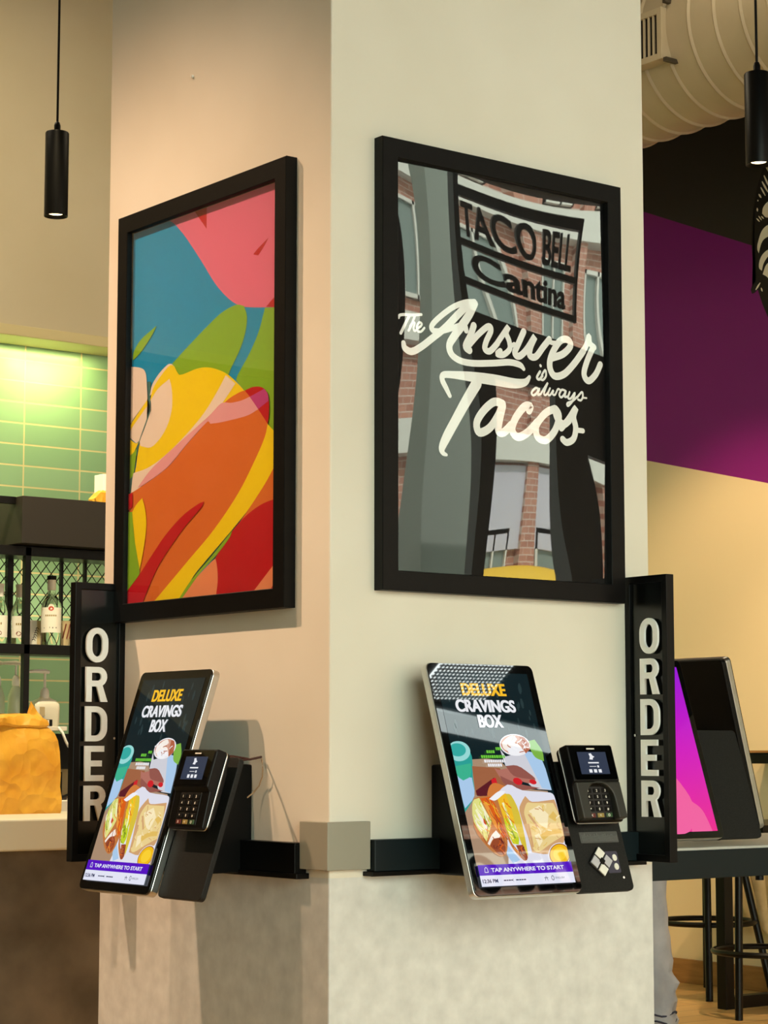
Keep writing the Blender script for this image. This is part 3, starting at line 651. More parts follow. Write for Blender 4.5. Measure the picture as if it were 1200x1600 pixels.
L2 = [(-.018, -.018), (.096, -.018), (.096, 0), (0, 0), (0, .084), (-.018, .084)]
cc.prism(L2, at(0, 0, 1.002), .101)
tag(cc.build('corner_cover', m_grey, bevel=.0015), 'grey metal corner cover where the two rails meet on the pillar edge', 'cover')
tag(MB().lathe([(.0, -.006), (.004, -.006), (.004, 0)], c=(0, 0, 0), n=10, axis='x').build('wall_screw', m_white), 'tiny white wall screw high on the left pillar face', 'screw')
D.objects['wall_screw'].location = (-.0005, .564, 2.868)

# ------------------------------------------------------------------ blade signs
LW, LH, LT = .060, .084, .0160
def arc(cx, cy, r, a0, a1, n=8, ry=None):
    ry = ry or r
    return [(cx + r*math.cos(math.radians(a0 + (a1-a0)*k/n)), cy + ry*math.sin(math.radians(a0 + (a1-a0)*k/n))) for k in range(n + 1)]
def letter_loops(ch):
    W, Hh, T = LW, LH, LT; h = T * .88
    if ch == 'O':
        o = arc(W/2, Hh - W*.56, W/2, 0, 180, 14, W*.56) + arc(W/2, W*.56, W/2, 180, 360, 14, W*.56)
        i = arc(W/2, Hh - W*.56, W/2 - T, 0, 180, 14, W*.56 - h) + arc(W/2, W*.56, W/2 - T, 180, 360, 14, W*.56 - h)
        return [o, i]
    if ch == 'D':
        r = W * .52
        o = [(0, 0), (0, Hh)] + arc(W - r, Hh - r, r, 90, 0) + arc(W - r, r, r, 0, -90)
        q = r - h
        i = [(T, h), (T, Hh - h)] + arc(W - r, Hh - r, r - T, 90, 0, 8, q) + arc(W - r, r, r - T, 0, -90, 8, q)
        return [o, i]
    if ch == 'E':
        m = Hh / 2
        return [[(0, 0), (0, Hh), (W*.88, Hh), (W*.88, Hh - h), (T, Hh - h), (T, m + h/2), (W*.78, m + h/2), (W*.78, m - h/2), (T, m - h/2), (T, h), (W*.88, h), (W*.88, 0)]]
    if ch == 'R':
        r = .28 * Hh; cx = W*.97 - r
        o = [(0, 0), (0, Hh), (cx, Hh)] + arc(cx, Hh - r, r, 90, -62) + [(W, 0), (W - 1.2*T, 0), (W*.5, Hh - 2*r), (T, Hh - 2*r), (T, 0)]
        i = [(T, Hh - h), (cx, Hh - h)] + arc(cx, Hh - r, r - T, 90, -90, 10, r - h) + [(T, Hh - 2*r + h)]
        return [o, i]
def order_sign(label, loc, rotz, cx, z_top):
    t = thing('order_sign', label, 'sign', loc, rotz, 'black blade signs on the pillar')
    cs = MB(); wd, ht, dp = .140, .668, .024
    R = []
    for (ins, y) in ((0, dp), (0, 0), (.017, 0), (.017, .008)):
        R.append([(ins, y, ins), (wd - ins, y, ins), (wd - ins, y, ht - ins), (ins, y, ht - ins)])
    cs.rings(R, cap=False); cs.box(.002, wd - .002, .010, dp - .001, .002, ht - .002)
    cs.build('case', m_black, t, bevel=.0012)
    MB().box(.015, wd - .015, .0075, .0105, .015, ht - .015).build('panel', mat('glossy_black_panel', (12, 15, 14), 0.2), t)
    for k, ch in enumerate('ORDER'):
        z = z_top - k * .0948 - LH
        link_mesh('letter', outline_mesh(letter_loops(ch), .003, at(cx - LW/2, -.004, z) @ UPR), m_lettering, t)
    for z in (.06, ht - .375):
        sc_ = MB(); sc_.lathe([(0, -.002), (.003, -.002), (.003, 0)], c=(.024 if rotz else wd - .024, .0075, z), axis='y', n=10); sc_.build('screw', m_chrome, t)
    return t
order_sign('black blade sign with white letters ORDER projecting from the left side of the pillar', (-.140, .846, .990), 0, .0585, .559)
order_sign('black blade sign with white letters ORDER projecting from the right side of the pillar', (.870, 0, .996), FACE_L, .086, .567)

# ------------------------------------------------------------------ kiosks
TI = math.radians(18.3)
def kiosk_matrix(tilt=TI):
    s, c = math.sin(tilt), math.cos(tilt)
    return Matrix(((1, 0, 0, 0), (0, s, -c, -.254), (0, c, s, 0), (0, 0, 0, 1)))
SCR = {'tray': (168, 138, 112), 'teal': (44, 158, 148), 'lteal': (150, 215, 212), 'aqua': (52, 168, 160), 'lblue': (168, 200, 232), 'green2': (60, 176, 140), 'brown': (158, 98, 66),
       'wine': (92, 28, 36), 'red': (206, 34, 42), 'orange': (206, 122, 58), 'cup': (206, 206, 214), 'lime': (124, 178, 70), 'white': (240, 240, 244), 'rust': (206, 150, 128), 'rust2': (176, 96, 66),
       'cream': (246, 236, 226), 'skin': (176, 112, 98), 'skin2': (146, 86, 76), 'paper': (222, 222, 234), 'shell': (190, 118, 62), 'tacoorange': (214, 92, 24), 'shell2': (232, 150, 60),
       'lettuce': (222, 220, 130), 'lettuce2': (240, 240, 190), 'tomato': (206, 74, 44), 'meat': (150, 72, 42), 'yshell': (214, 190, 60), 'cheese': (236, 186, 42), 'lettuce3': (190, 206, 40), 'lime2': (120, 150, 30),
       'crust': (206, 160, 112), 'tort': (232, 206, 140), 'tort2': (246, 230, 186), 'tort3': (224, 186, 96), 'sauce': (238, 184, 24), 'sauce2': (248, 206, 50),
       'night': (16, 32, 36), 'purple': (84, 14, 190), 'footer': (226, 228, 244), 'ink': (40, 46, 84), 'gold': (246, 190, 40), 'lettergreen': (110, 200, 60),
       'pinkA': (206, 28, 196), 'pinkB': (226, 40, 150), 'pinkC': (240, 96, 160), 'dusk': (52, 60, 78), 'glyph': (235, 236, 240), 'haze': (38, 56, 58)}
def em(k, strength=1.0): return mat('screen_' + k, (3, 3, 4), 0.015, emit=SCR[k], strength=strength, ior=1.5)
def add_mesh(mb, me, mi):
    n0 = len(mb.bm.faces); mb.bm.from_mesh(me); mb.bm.faces.ensure_lookup_table()
    for f in mb.bm.faces[n0:]: f.material_index = mi
    D.meshes.remove(me)
def menu_display(M, parent):
    keys = sorted({c for c, _ in PIC} | {'night', 'purple', 'footer', 'ink', 'gold', 'glyph', 'lettergreen', 'haze'})
    ms = [em(k) for k in keys]; ix = keys.index; mb = MB()
    U0, U1, W0, W1 = -.1325, .1305, .0205, .4965
    def quad(k, u0, u1, w0, w1, v): mb.flat([M @ Vector(p) for p in ((u0, w0, v), (u1, w0, v), (u1, w1, v), (u0, w1, v))], mi=ix(k))
    quad('night', U0, U1, W0, W1, .0002)
    for k in range(40):                                            # faint dark backdrop pattern behind the heading
        u, wv = random.uniform(U0 + .012, U1 - .012), random.uniform(.345, .488)
        r = random.uniform(.004, .010)
        mb.flat([M @ Vector((u + r*math.cos(q*1.05)*.5, wv + r*math.sin(q*1.05)*1.4, .00028)) for q in range(6)], mi=ix('haze'))
    for i, (c, pts) in enumerate(PIC):
        P = smooth_closed([(p[0] / 1e4, p[1] / 1e4) for p in pts], 3, 60)
        v = .0004 + i * .00006
        mb.flat([M @ Vector((min(U1, max(U0, p.x)), min(W1, max(.0668, p.y)), v)) for p in P], mi=ix(c))
    strands = {'lettuce': ('lettuce2', 'lettuce3', 'cream', 'lime2'), 'cheese': ('sauce', 'tacoorange', 'sauce2', 'lettuce3'), 'lettuce3': ('lime2', 'sauce2', 'lettuce2'), 'tacoorange': ('shell2', 'meat', 'cheese'),
               'tort': ('tort2', 'tort3', 'crust'), 'meat': ('wine', 'tacoorange', 'rust2'), 'rust': ('white', 'rust2', 'cream'), 'shell': ('shell2', 'meat')}
    def inside(P, x, y):
        c = False
        for (x1, y1), (x2, y2) in zip(P, P[1:] + P[:1]):
            if (y1 > y) != (y2 > y) and x < (x2 - x1) * (y - y1) / (y2 - y1) + x1: c = not c
        return c
    lay = 0
    for c, pts in PIC:
        if c not in strands: continue
        P = [(p[0] / 1e4, p[1] / 1e4) for p in pts]; xs, ys = [p[0] for p in P], [p[1] for p in P]
        for k in range(26 if c != 'tort' else 34):
            x, y = random.uniform(min(xs), max(xs)), random.uniform(min(ys), max(ys)); a = math.radians(random.gauss(-62, 16)); ln = random.uniform(.005, .014)
            if c in ('tort', 'meat', 'rust'): a = random.uniform(0, 6.28); ln *= .6
            q = [(x - ln * math.cos(a), y - ln * math.sin(a)), (x + .003 * math.sin(a), y), (x + ln * math.cos(a), y + ln * math.sin(a))]
            if not all(inside(P, *z) and U0 < z[0] < U1 and z[1] > .07 for z in q): continue
            lay += 1; r = random.uniform(.0006, .0013)
            ribbon(mb, [(z[0], z[1], r) for z in q], lambda x_, y_: M @ Vector((x_, y_, .0050 - .0006 + lay * .000004)), mi=ix(random.choice(strands[c])), sub=3)
    for (s, u, wv, wd, ht, k) in (('DELUXE', -.070, .4425, .126, .0285, 'gold'), ('CRAVINGS', -.096, .405, .170, .0285, 'glyph'), ('BOX', -.042, .3695, .070, .0300, 'glyph')):
        for dx in (0, .0011, .0022): add_mesh(mb, text_mesh(s, .03, M @ at(u + dx, wv, .0012 + dx * .05), offset=.0007, fit=(wd - .0022, ht)), ix(k))
    for j, (u, wv, wd, k) in enumerate(((-.040, .311, .020, 'lettergreen'), (-.012, .318, .012, 'lettergreen'), (-.058, .300, .066, 'lettergreen'), (-.052, .290, .056, 'glyph'), (-.044, .281, .036, 'glyph'))):
        q = u
        while q < u + wd:
            d = random.uniform(.003, .006); quad(k, q, q + d, wv, wv + .0065, .0040); q += d + .0012
    quad('purple', U0, U1, .0440, .0668, .0045)
    quad('footer', U0, U1, W0, .0440, .0045)
    add_mesh(mb, text_mesh('TAP ANYWHERE TO START', .012, M @ at(-.099, .0505, .0049), offset=.0004, fit=(.205, .0088)), ix('footer'))
    bell = [(-.1165, .0505), (-.1075, .0505), (-.1078, .053), (-.1085, .058), (-.110, .0600), (-.112, .0612), (-.114, .0600), (-.1155, .058), (-.1162, .053)]
    for a, c in zip(bell, bell[1:] + bell[:1]): ribbon(mb, [(a[0], a[1], .0006), (c[0], c[1], .0006)], lambda x, y: M @ Vector((x, y, .0049)), mi=ix('glyph'), sub=1)
    add_mesh(mb, text_mesh('12:36 PM', .01, M @ at(-.128, .0275, .0049), offset=.0003, fit=(.042, .0085)), ix('ink'))
    q = -.070
    for j in range(9):
        d = random.uniform(.003, .008)
        if j != 4: quad('ink', q, q + d, .0305, .0330, .0049)
        else: quad('ink', q, q + .0006, .028, .036, .0049)
        q += d + .001
    for pts in (((.046, .028), (.0495, .037), (.053, .028)), ((.0445, .0335), (.0545, .0335))):
        ribbon(mb, [(p[0], p[1], .0006) for p in pts], lambda x, y: M @ Vector((x, y, .0049)), mi=ix('ink'), sub=2)
    ribbon(mb, [(.068 + .0035*math.cos(k*.7), .0325 + .0048*math.sin(k*.7), .0007) for k in range(10)], lambda x, y: M @ Vector((x, y, .0049)), mi=ix('ink'), sub=2)
    add_mesh(mb, text_mesh('ENGLISH', .006, M @ at(.076, .0305, .0049), fit=(.025, .0042)), ix('ink'))
    return mb.build('display', ms, parent, smooth='keep')
def pink_display(M, parent):
    keys = ['pinkA', 'pinkB', 'pinkC', 'glyph']; mb = MB(); ms = [em(k) for k in keys]
    U0, U1, W0, W1 = -.1325, .1305, .0205, .4965; n = 12
    # magenta picture running from violet to rose, with soft paler swirls
    ms[0] = mat('screen_magenta_blend', (3, 3, 4), 0.05, emit=SCR['pinkA'])
    nn, ll, pp = nodes(ms[0]); tcn = nn.new('ShaderNodeTexCoord'); sx = nn.new('ShaderNodeSeparateXYZ'); rp = nn.new('ShaderNodeValToRGB')
    ll.new(tcn.outputs['Generated'], sx.inputs[0]); ll.new(sx.outputs['Z'], rp.inputs[0]); ll.new(rp.outputs[0], pp.inputs['Emission Color'])
    rp.color_ramp.elements[0].color = rgb(236, 36, 140); rp.color_ramp.elements[1].color = rgb(150, 30, 214)
    el = rp.color_ramp.elements.new(.5); el.color = rgb(208, 24, 190)
    mb.flat([M @ Vector(p) for p in ((U0, W0, .0002), (U1, W0, .0002), (U1, W1, .0002), (U0, W1, .0002))], mi=0)
    for j, pts in enumerate(([(-.1, .02), (.02, .02), (.06, .1), (.0, .2), (-.08, .3), (-.13, .2)], [(.03, .02), (.11, .02), (.09, .08), (.05, .11)])):
        mb.flat([M @ Vector((p.x, p.y, .0004 + j * .0001)) for p in smooth_closed(pts, 5, 70)], mi=2)
    for u, wv, wd in ((-.06, .30, .10), (-.03, .28, .07), (-.05, .235, .08)):
        mb.flat([M @ Vector(p) for p in ((u, wv, .0008), (u + wd, wv, .0008), (u + wd, wv + .010, .0008), (u, wv + .010, .0008))], mi=3)
    return mb.build('display', ms, parent, smooth='keep')
def kiosk(label, loc, rotz, screen, plate='plain', mount='wedge', tilt=TI, group=None):
    t = thing('ordering_kiosk', label, 'kiosk', loc, rotz, group); M = kiosk_matrix(tilt)
    hs = MB(); hs.prism(rrect(-.152, .152, 0, .518, .015), M @ at(0, 0, -.022), .018); hs.build('silver_rim', m_silver, t, bevel=.0015)
    bk_ = MB(); bk_.prism(rrect(-.120, .120, .030, .470, .02) if plate else rrect(-.1505, .1505, .0015, .5165, .014), M @ at(0, 0, -.038), .017); bk_.build('back_shell', m_black, t, bevel=.004)
    gl = MB(); gl.prism(rrect(-.1505, .1505, .0015, .5165, .014), M @ at(0, 0, -.0045), .0042); gl.build('screen_glass', m_glassblack, t, bevel=.0008)
    if screen == 'menu': menu_display(M, t)
    elif screen == 'pink': pink_display(M, t)
    if plate:
        pb = MB(); pb.prism(rrect(.1535, .325, .003, .300 if plate == 'navigation' else .318, .012), M @ at(0, 0, -.034), .013); pb.build('side_plate', m_plate, t, bevel=.0015)
    if plate == 'navigation':
        np_ = MB(); np_.prism([(.2385, .103), (.2735, .0685), (.2385, .034), (.2035, .0685)], M @ at(0, 0, -.021), .005); d = np_.build('navigation_pad', mat('black_rubber', (18, 18, 22), .5), t, bevel=.002)
        for k in range(4):
            cx_, cy_ = ((.2385, .0865), (.2560, .0685), (.2385, .0505), (.2210, .0685))[k]; q = .0150
            kb = MB(); kb.prism([(cx_, cy_ + q), (cx_ + q, cy_), (cx_, cy_ - q), (cx_ - q, cy_)], M @ at(0, 0, -.0155), .003); kb.build('arrow_key', m_white if k % 2 == 0 else mat('pale_grey_key', (190, 190, 198), .4), d, bevel=.001)
        ck = MB(); ck.prism([(.2385, .0770), (.2470, .0685), (.2385, .0600), (.2300, .0685)], M @ at(0, 0, -.0125), .003); ck.build('centre_key', m_black, d, bevel=.001)
        ip = MB(); ip.prism(rrect(.258, .296, .043, .092, .004), M @ at(0, 0, -.021), .0012); ip_ = ip.build('headphone_panel', mat('dark_violet_panel', (58, 56, 76), .4), t)
        for cy_ in (.077, .057):
            ic = MB(); ic.prism(arc(.284, cy_, .0065, 0, 345, 14, .0075), M @ at(0, 0, -.0198), .002); ic.build('round_key', m_white, ip_)
        pq = MB(); pq.prism(rrect(.196, .310, .112, .137, .002), M @ at(0, 0, -.021), .0012); pq_ = pq.build('braille_plaque', mat('grey_plaque', (74, 76, 74), .5), t)
        br = MB()
        for k in range(26):
            u = .201 + k * .0041
            br.box(u, u + .0026, .115, .134 - .007 * random.random(), -.0198, -.0190, M=M)
        br.build('raised_text', mat('grey_plaque_relief', (96, 98, 96), .5), pq_)
        sc_ = MB(); sc_.lathe([(0, .001), (.0028, .001), (.0028, 0)], n=10); sc_.bm.transform(M @ at(.300, .032, -.021)); sc_.build('screw', m_chrome, t)
    if mount == 'wedge':
        base = -loc[2]
        wd = MB(); P = [(0, .985 + base), (0, 1.222 + base), (-.075, 1.226 + base), (-.122, 1.205 + base), (-.215, .995 + base), (-.200, .985 + base)]
        Mw = Matrix(((0, 0, 1, -.065), (1, 0, 0, 0), (0, 1, 0, 0), (0, 0, 0, 1)))
        wd.prism(P, Mw, .240); wd.build('mounting_bracket', m_black, t, bevel=.004)
    else:
        z0 = mount - loc[2]
        st = MB(); st.box(-.06, .06, -.16, -.05, z0, z0 + .012); st.build('mounting_foot', m_black, t, bevel=.002)
        nk = MB(); nk.box(-.035, .035, -.125, -.085, z0 + .012, z0 + .30); nk.build('mounting_neck', m_black, t, bevel=.003)
    return t
def terminal(label, kloc, krot, u0, w0, v0, shroud):
    K = Matrix.Translation(kloc) @ Matrix.Rotation(krot, 4, 'Z') @ kiosk_matrix() @ at(u0, w0, v0)
    t = thing('payment_terminal', label, 'card terminal', (0, 0, 0), 0); t.matrix_world = K
    I = Matrix.Identity(4)
    MB().prism(rrect(-.055, .055, .02, .14, .01), at(0, 0, 0), .012).build('swivel_mount', m_black, t, bevel=.002)
    MB().prism(rrect(-.068, .068, 0, .172, .012), at(0, 0, .012), .008).build('lower_shell', m_black, t, bevel=.002)
    MB().prism(rrect(-.0695, .0695, -.0015, .1735, .013), at(0, 0, .020), .0035).build('silver_trim', m_silver, t, bevel=.001)
    hd = MB(); Mx = Matrix(((0, 0, 1, -.068), (1, 0, 0, 0), (0, 1, 0, 0), (0, 0, 0, 1)))
    hd.prism([(0.0, .0235), (.172, .0235), (.172, .046), (.168, .050), (.088, .050), (.079, .040), (.004, .034), (0, .031)], Mx, .136)
    body = hd.build('body', m_black, t, bevel=.004)
    MB().prism(rrect(-.063, .063, .091, .168, .005), at(0, 0, .0498), .0012).build('face_glass', m_glassblack, t)
    keys_ = ['dusk', 'glyph']; dm = MB()
    def quad(u0_, u1_, w0_, w1_, v, mi): dm.flat([Vector(p) for p in ((u0_, w0_, v), (u1_, w0_, v), (u1_, w1_, v), (u0_, w1_, v))], mi=mi)
    quad(-.043, .043, .103, .154, .0513, 0)
    dm.flat([Vector((p[0] - .002, p[1] + .004, .0515)) for p in ((-.008, .133), (-.005, .139), (-.007, .146), (.0, .147), (.004, .141), (.009, .139), (.003, .136), (.002, .132))], mi=1)
    quad(-.016, .016, .1275, .1305, .0515, 1); quad(-.014, .006, .1200, .1212, .0515, 1); quad(.009, .014, .1180, .1230, .0515, 1)
    for x in (-.018, -.004, .010): quad(x, x + .009, .1065, .1140, .0515, 1)
    dm.build('display', [em('dusk', 1.0), em('glyph', .9)], t, smooth='keep')
    MB().box(-.012, .012, .160, .1628, .0509, .0514).build('maker_mark', m_white, t)
    glyphs = '1 2 3 4 5 6 7 8 9 * 0 #'.split()
    slope = Matrix.Translation((0, 0, .0335)) @ Matrix.Rotation(math.radians(4.5), 4, 'X')
    ko = MB(); ko.box(-.040, .040, .008, .078, -.0015, .0008, M=slope); kp = ko.build('keypad', mat('keypad_black', (9, 9, 9), .35), t, bevel=.001)
    for r in range(5):
        for c in range(3):
            x, y = -.0255 + c * .0255, .069 - r * .0138
            m = m_black
            if r == 4: m = (mat('red_key', (96, 30, 26), .4), mat('yellow_key', (150, 130, 66), .4), mat('green_key', (50, 84, 50), .4))[c]
            kb = MB(); kb.box(x - .0095, x + .0095, y - .0048, y + .0048, .0006, .0026, M=slope); kk = kb.build('key', m_blackmatte if r < 4 else m, kp, bevel=.0008)
            s = glyphs[r * 3 + c] if r < 4 else ('X', '<', 'O')[c]
            link_mesh('key_mark', text_mesh(s, .0078, slope @ at(x - .001, y - .0028, .0028), align='CENTER', offset=.0002), m_white, kk)
    if shroud:
        sh = MB(); outer = [(-.066, .003), (.066, .003), (.066, .086), (-.066, .086)]
        inner = [(.040, .003)] + [(.040 * math.cos(a_), .048 + .036 * math.sin(a_)) for a_ in [math.pi * k / 12 for k in range(13)]] + [(-.040, .003)]
        loop = [(-.066, .003), (-.066, .086), (.066, .086), (.066, .003)] + inner
        sh.prism(loop, at(0, 0, .031), .021); sh.build('privacy_shield', mat('dark_grey_shield', (40, 41, 36), .45), t, bevel=.003)
    return t
KR = (.341, 0, .951); KL = (.0025, .4675, .9435)
kiosk('lit ordering kiosk with navigation pad on the bright right pillar face', KR, 0, 'menu', 'navigation', group='pillar kiosks showing the Deluxe Cravings Box')
kiosk('lit ordering kiosk with plain dark side plate on the warm left pillar face', KL, FACE_L, 'menu', 'plain', group='pillar kiosks showing the Deluxe Cravings Box')
terminal('card terminal with raised keypad shield beside the right pillar kiosk', KR, 0, .2370, .150, -.018, True)
terminal('card terminal with open keypad beside the left pillar kiosk', KL, FACE_L, .2570, .145, -.010, False)
cb_ = MB(); cb_.tube([(-.125, .222, 1.242), (-.10, .218, 1.240), (-.055, .22, 1.234), (-.01, .242, 1.239)], .003, 6); cb_.tube([(-.115, .205, 1.240), (-.085, .210, 1.232), (-.03, .232, 1.236)], .0025, 6)
tag(cb_.build('terminal_cable', mat('dark_red_cable', (52, 16, 14), .5)), 'dark cable running from the left card terminal to the wall', 'cable')
lp = MB(); lp.tube([(-.006, .246, 1.235), (-.014, .232, 1.228), (-.018, .224, 1.214), (-.016, .228, 1.196), (-.012, .246, 1.176), (-.02, .258, 1.160), (-.03, .266, 1.15)], .0016, 6)
tag(lp.build('wire_loop', mat('beige_wire', (170, 140, 105), .5)), 'thin beige wire loop hanging above the left kiosk bracket', 'wire')

# ------------------------------------------------------------------ ledge and kiosks behind the pillar on the right
t = thing('kiosk_ledge', 'dark blue grey ledge with pale top reaching right from behind the pillar', 'ledge', (.953, .45, .0))
MB().box(0, 1.7, 0, .012, .908, .985).build('apron', m_navy, t, bevel=.002)
MB().box(0, 1.7, .003, .62, .975, .992).build('ledge_top', mat('pale_grey_laminate', (186, 188, 182), .45), t, bevel=.002)
for x in (1.64,):
    for y in (.04, .56): MB().box(x - .025, x + .025, y - .025, y + .025, 0, .975).build('leg', m_navy, t, bevel=.003)
MB().lathe([(.0, 0), (.012, 0), (.012, .02), (0, .02)], c=(.88, .02, .895), n=12).build('glide', m_black, t)
kiosk('kiosk with a magenta screen behind the right ORDER sign', (1.520, .70, 1.016), 0, 'pink', 'plain', mount=.992)
kiosk('black kiosk seen from behind with a silver edge beyond the magenta screen', (1.815, .81, 1.030), math.radians(90), None, None, mount=.992, tilt=math.radians(15.5))

# ------------------------------------------------------------------ pendant lamps
def pendant(label, x, y, z0, z1):
    t = thing('pendant_lamp', label, 'pendant lamp', (x, y, z0), 0, 'black cylinder pendant lamps'); h = z1 - z0; r = .040
    sh = MB(); sh.lathe([(.026, .012), (.0375, .0015), (.0395, 0), (r, .003), (r, h - .004), (r - .002, h), (.012, h)], n=32, cap=False); sh.build('lamp_shade', m_black, t)
    MB().lathe([(0, .014), (.024, .014), (.024, .010), (.0, .010)], n=24).build('lens', m_lamp, t)
    MB().lathe([(.011, h - .002), (.011, h + .024), (.008, h + .034), (.004, h + .038), (.0, h + .038)], n=16, cap=False).build('cord_grip', m_black, t)
    MB().lathe([(.0042, h + .03), (.0042, H - z0)], n=8).build('cord', m_blackmatte, t)
    MB().lathe([(.05, H - z0 - .025), (.05, H - z0), ], n=24).build('ceiling_cup', m_black, t)
    return t
pendant('black cylinder pendant lamp against the cream bulkhead wall left of the pillar', .745, 2.585, 3.042, 3.332)
pendant('black cylinder pendant lamp under the spiral duct right of the pillar', 2.169, .726, 3.053, 3.344)

# ------------------------------------------------------------------ duct
t = thing('air_duct', 'fat beige spiral air duct under the dark ceiling on the right', 'air duct', (4.5, 0, 4.565))
prof = []; y = -1.0; r = .37
while y < 5.29:
    prof += [(r, y), (r, y + .135), (r + .004, y + .139), (r + .009, y + .146), (r + .004, y + .153)]; y += .157
db = MB(); db.lathe([(r, -1.0)] + prof[1:] + [(r, 5.48)], n=72, axis='y', cap=False); db.build('duct_tube', m_duct, t)
vt = MB(); 
for a in ((3.055, 3.085, -.115, .130), (3.085, 3.52, -.115, -.085), (3.085, 3.52, .10, .130), (3.52, 3.55, -.115, .130)): vt.box(-.400, -.33, a[0], a[1], a[2] - .06, a[3] - .06)
for k in range(14): vt.box(-.398, -.36, 3.106 + k * .03, 3.116 + k * .03, -.145, .045)
v_ = vt.build('vent_grille', m_duct, t, bevel=.002)
MB().box(-.388, -.35, 3.08, 3.53, -.15, .05).build('vent_opening', m_blackmatte, v_)
for yy in (3.03,):
    for zz in (-.19, .085): MB().box(-.395, -.30, yy, yy + .02, zz, zz + .018).build('vent_clip', mat('dark_clip', (60, 52, 40), .5), v_)

# ------------------------------------------------------------------ right side furniture
def stool(label, x, y, rot, legs, rr, zr, rt=.17, rb=.33):
    t = thing('bar_stool', label, 'bar stool', (x, y, 0), rot, 'black metal bar stools by the right wall')
    MB().lathe([(0, .735), (.185, .735), (.19, .745), (.185, .762), (.0, .765)], n=32).build('seat', m_stool, t)
    for a in legs:
        ca, sa = math.cos(math.radians(a)), math.sin(math.radians(a))
        MB().tube([(ca * rt, sa * rt, .74), (ca * rb, sa * rb, 0)], .019, 10).build('leg', m_stool, t)
    MB().tube([(rr * math.cos(math.radians(k * 10)), rr * math.sin(math.radians(k * 10)), zr) for k in range(36)], .014, 8, closed=True).build('footrest_ring', m_stool, t)
    return t
stool('black bar stool by the right wall beside the grey sweatpants', 5.575, 4.28, 0, (45, 225, 315), .245, .372)
stool('nearer black bar stool in front of the square table post on the right', 5.12, 3.45, 0, (187, 277, 7), .255, .305, .215, .235)
t = thing('high_table', 'black high table post with foot bar behind the right stools', 'table', (5.172, 3.773, 0))
MB().box(-.03, .03, -.03, .03, .05, .86).build('leg', m_stool, t, bevel=.003)
MB().box(-.03, .62, -.03, .03, 0, .06).build('foot_bar', m_stool, t, bevel=.003)
MB().box(-.06, .66, -.32, .32, .86, .90).build('table_top', m_stool, t, bevel=.004)
lg = thing('wall_ledge', 'dark edged wooden ledge on the tan wall at the right edge', 'ledge', (5.9, 3.2, 1.19))
MB().box(-.16, 0, 0, .93, .0, .055).build('shelf_edge', m_stool, lg, bevel=.002)
MB().box(-.165, 0, -.002, .932, .055, .068).build('shelf_top', m_base, lg, bevel=.002)

# tan jacket draped over the stool by the wall
jk = MB(); nu, nv = 36, 22; V = []
right_ = Vector((.7916, -.611, 0)); away = Vector((.611, .7916, 0)); c0 = Vector((5.56, 4.29, 0))
for j in range(nv + 1):
    row = []
    for i in range(nu + 1):
        u, v = i / nu, j / nv
        side = .205 + .26 * u + .075 * v * (1 - u) + .03 * v
        z = .78 - (.78 - .335) * v - .0 * u - (.055 * math.sin(math.pi * min(1, u * 1.5)) if v > .9 else .05 * v * math.sin(math.pi * min(1, u * 1.5)))
        d = -.02 + .022 * math.sin(7.5 * u + 1.2 * v) * (.4 + v) + .012 * math.sin(19 * u + 3 * v)
        row.append(jk.bm.verts.new(c0 + right_ * side + away * d + Vector((0, 0, z))))
    V.append(row)
for j in range(nv):
    for i in range(nu): jk.bm.faces.new((V[j][i], V[j][i+1], V[j+1][i+1], V[j+1][i]))
jk.smooth = True
jo = jk.build('draped_jacket', nmat('tan_fabric', (206, 172, 116), (220, 188, 132), 20, .8)); sd_ = jo.modifiers.new('thick', 'SOLIDIFY'); sd_.thickness = .012
tag(jo, 'tan jacket hanging from the far right bar stool', 'jacket')

# black and white line art decal on the diagonal wall
dc = MB(); XW = 5.9
def wallpt(y, z, k): return Vector((XW - .0006 - k * .0004, y, z))
edge = [(4.062, 4.47), (4.10, 4.37), (4.13, 4.30), (4.156, 4.20), (4.172, 4.10), (4.177, 4.02), (4.172, 3.93), (4.160, 3.83), (4.150, 3.79), (4.178, 3.770), (4.188, 3.748), (4.180, 3.726), (4.160, 3.728), (4.138, 3.742), (4.105, 3.655), (4.06, 3.56), (3.9, 3.45), (3.6, 3.5), (3.5, 4.0), (3.6, 4.45), (3.8, 4.6), (4.0, 4.62)]
dc.flat([wallpt(p[0], p[1], 0) for p in edge], 0)
WH = [([(4.095, 4.155), (4.085, 4.19), (4.04, 4.215), (3.97, 4.20), (3.98, 4.13), (4.06, 4.125)]), ([(4.135, 3.965), (4.13, 4.0), (4.10, 4.06), (4.05, 4.085), (3.97, 4.08), (4.0, 4.03), (4.075, 4.015), (4.105, 3.99), (4.125, 3.94)]),
      ([(4.125, 3.86), (4.12, 3.90), (4.09, 3.935), (4.04, 3.95), (3.98, 3.93), (4.05, 3.915), (4.09, 3.88), (4.105, 3.84)]), ([(4.10, 3.82), (4.07, 3.87), (4.0, 3.89), (3.9, 3.8), (3.95, 3.68), (4.03, 3.72), (4.06, 3.79)])]
for p in WH: dc.flat([wallpt(q.x, q.y, 1) for q in smooth_closed(p, 4, 60)], 1)
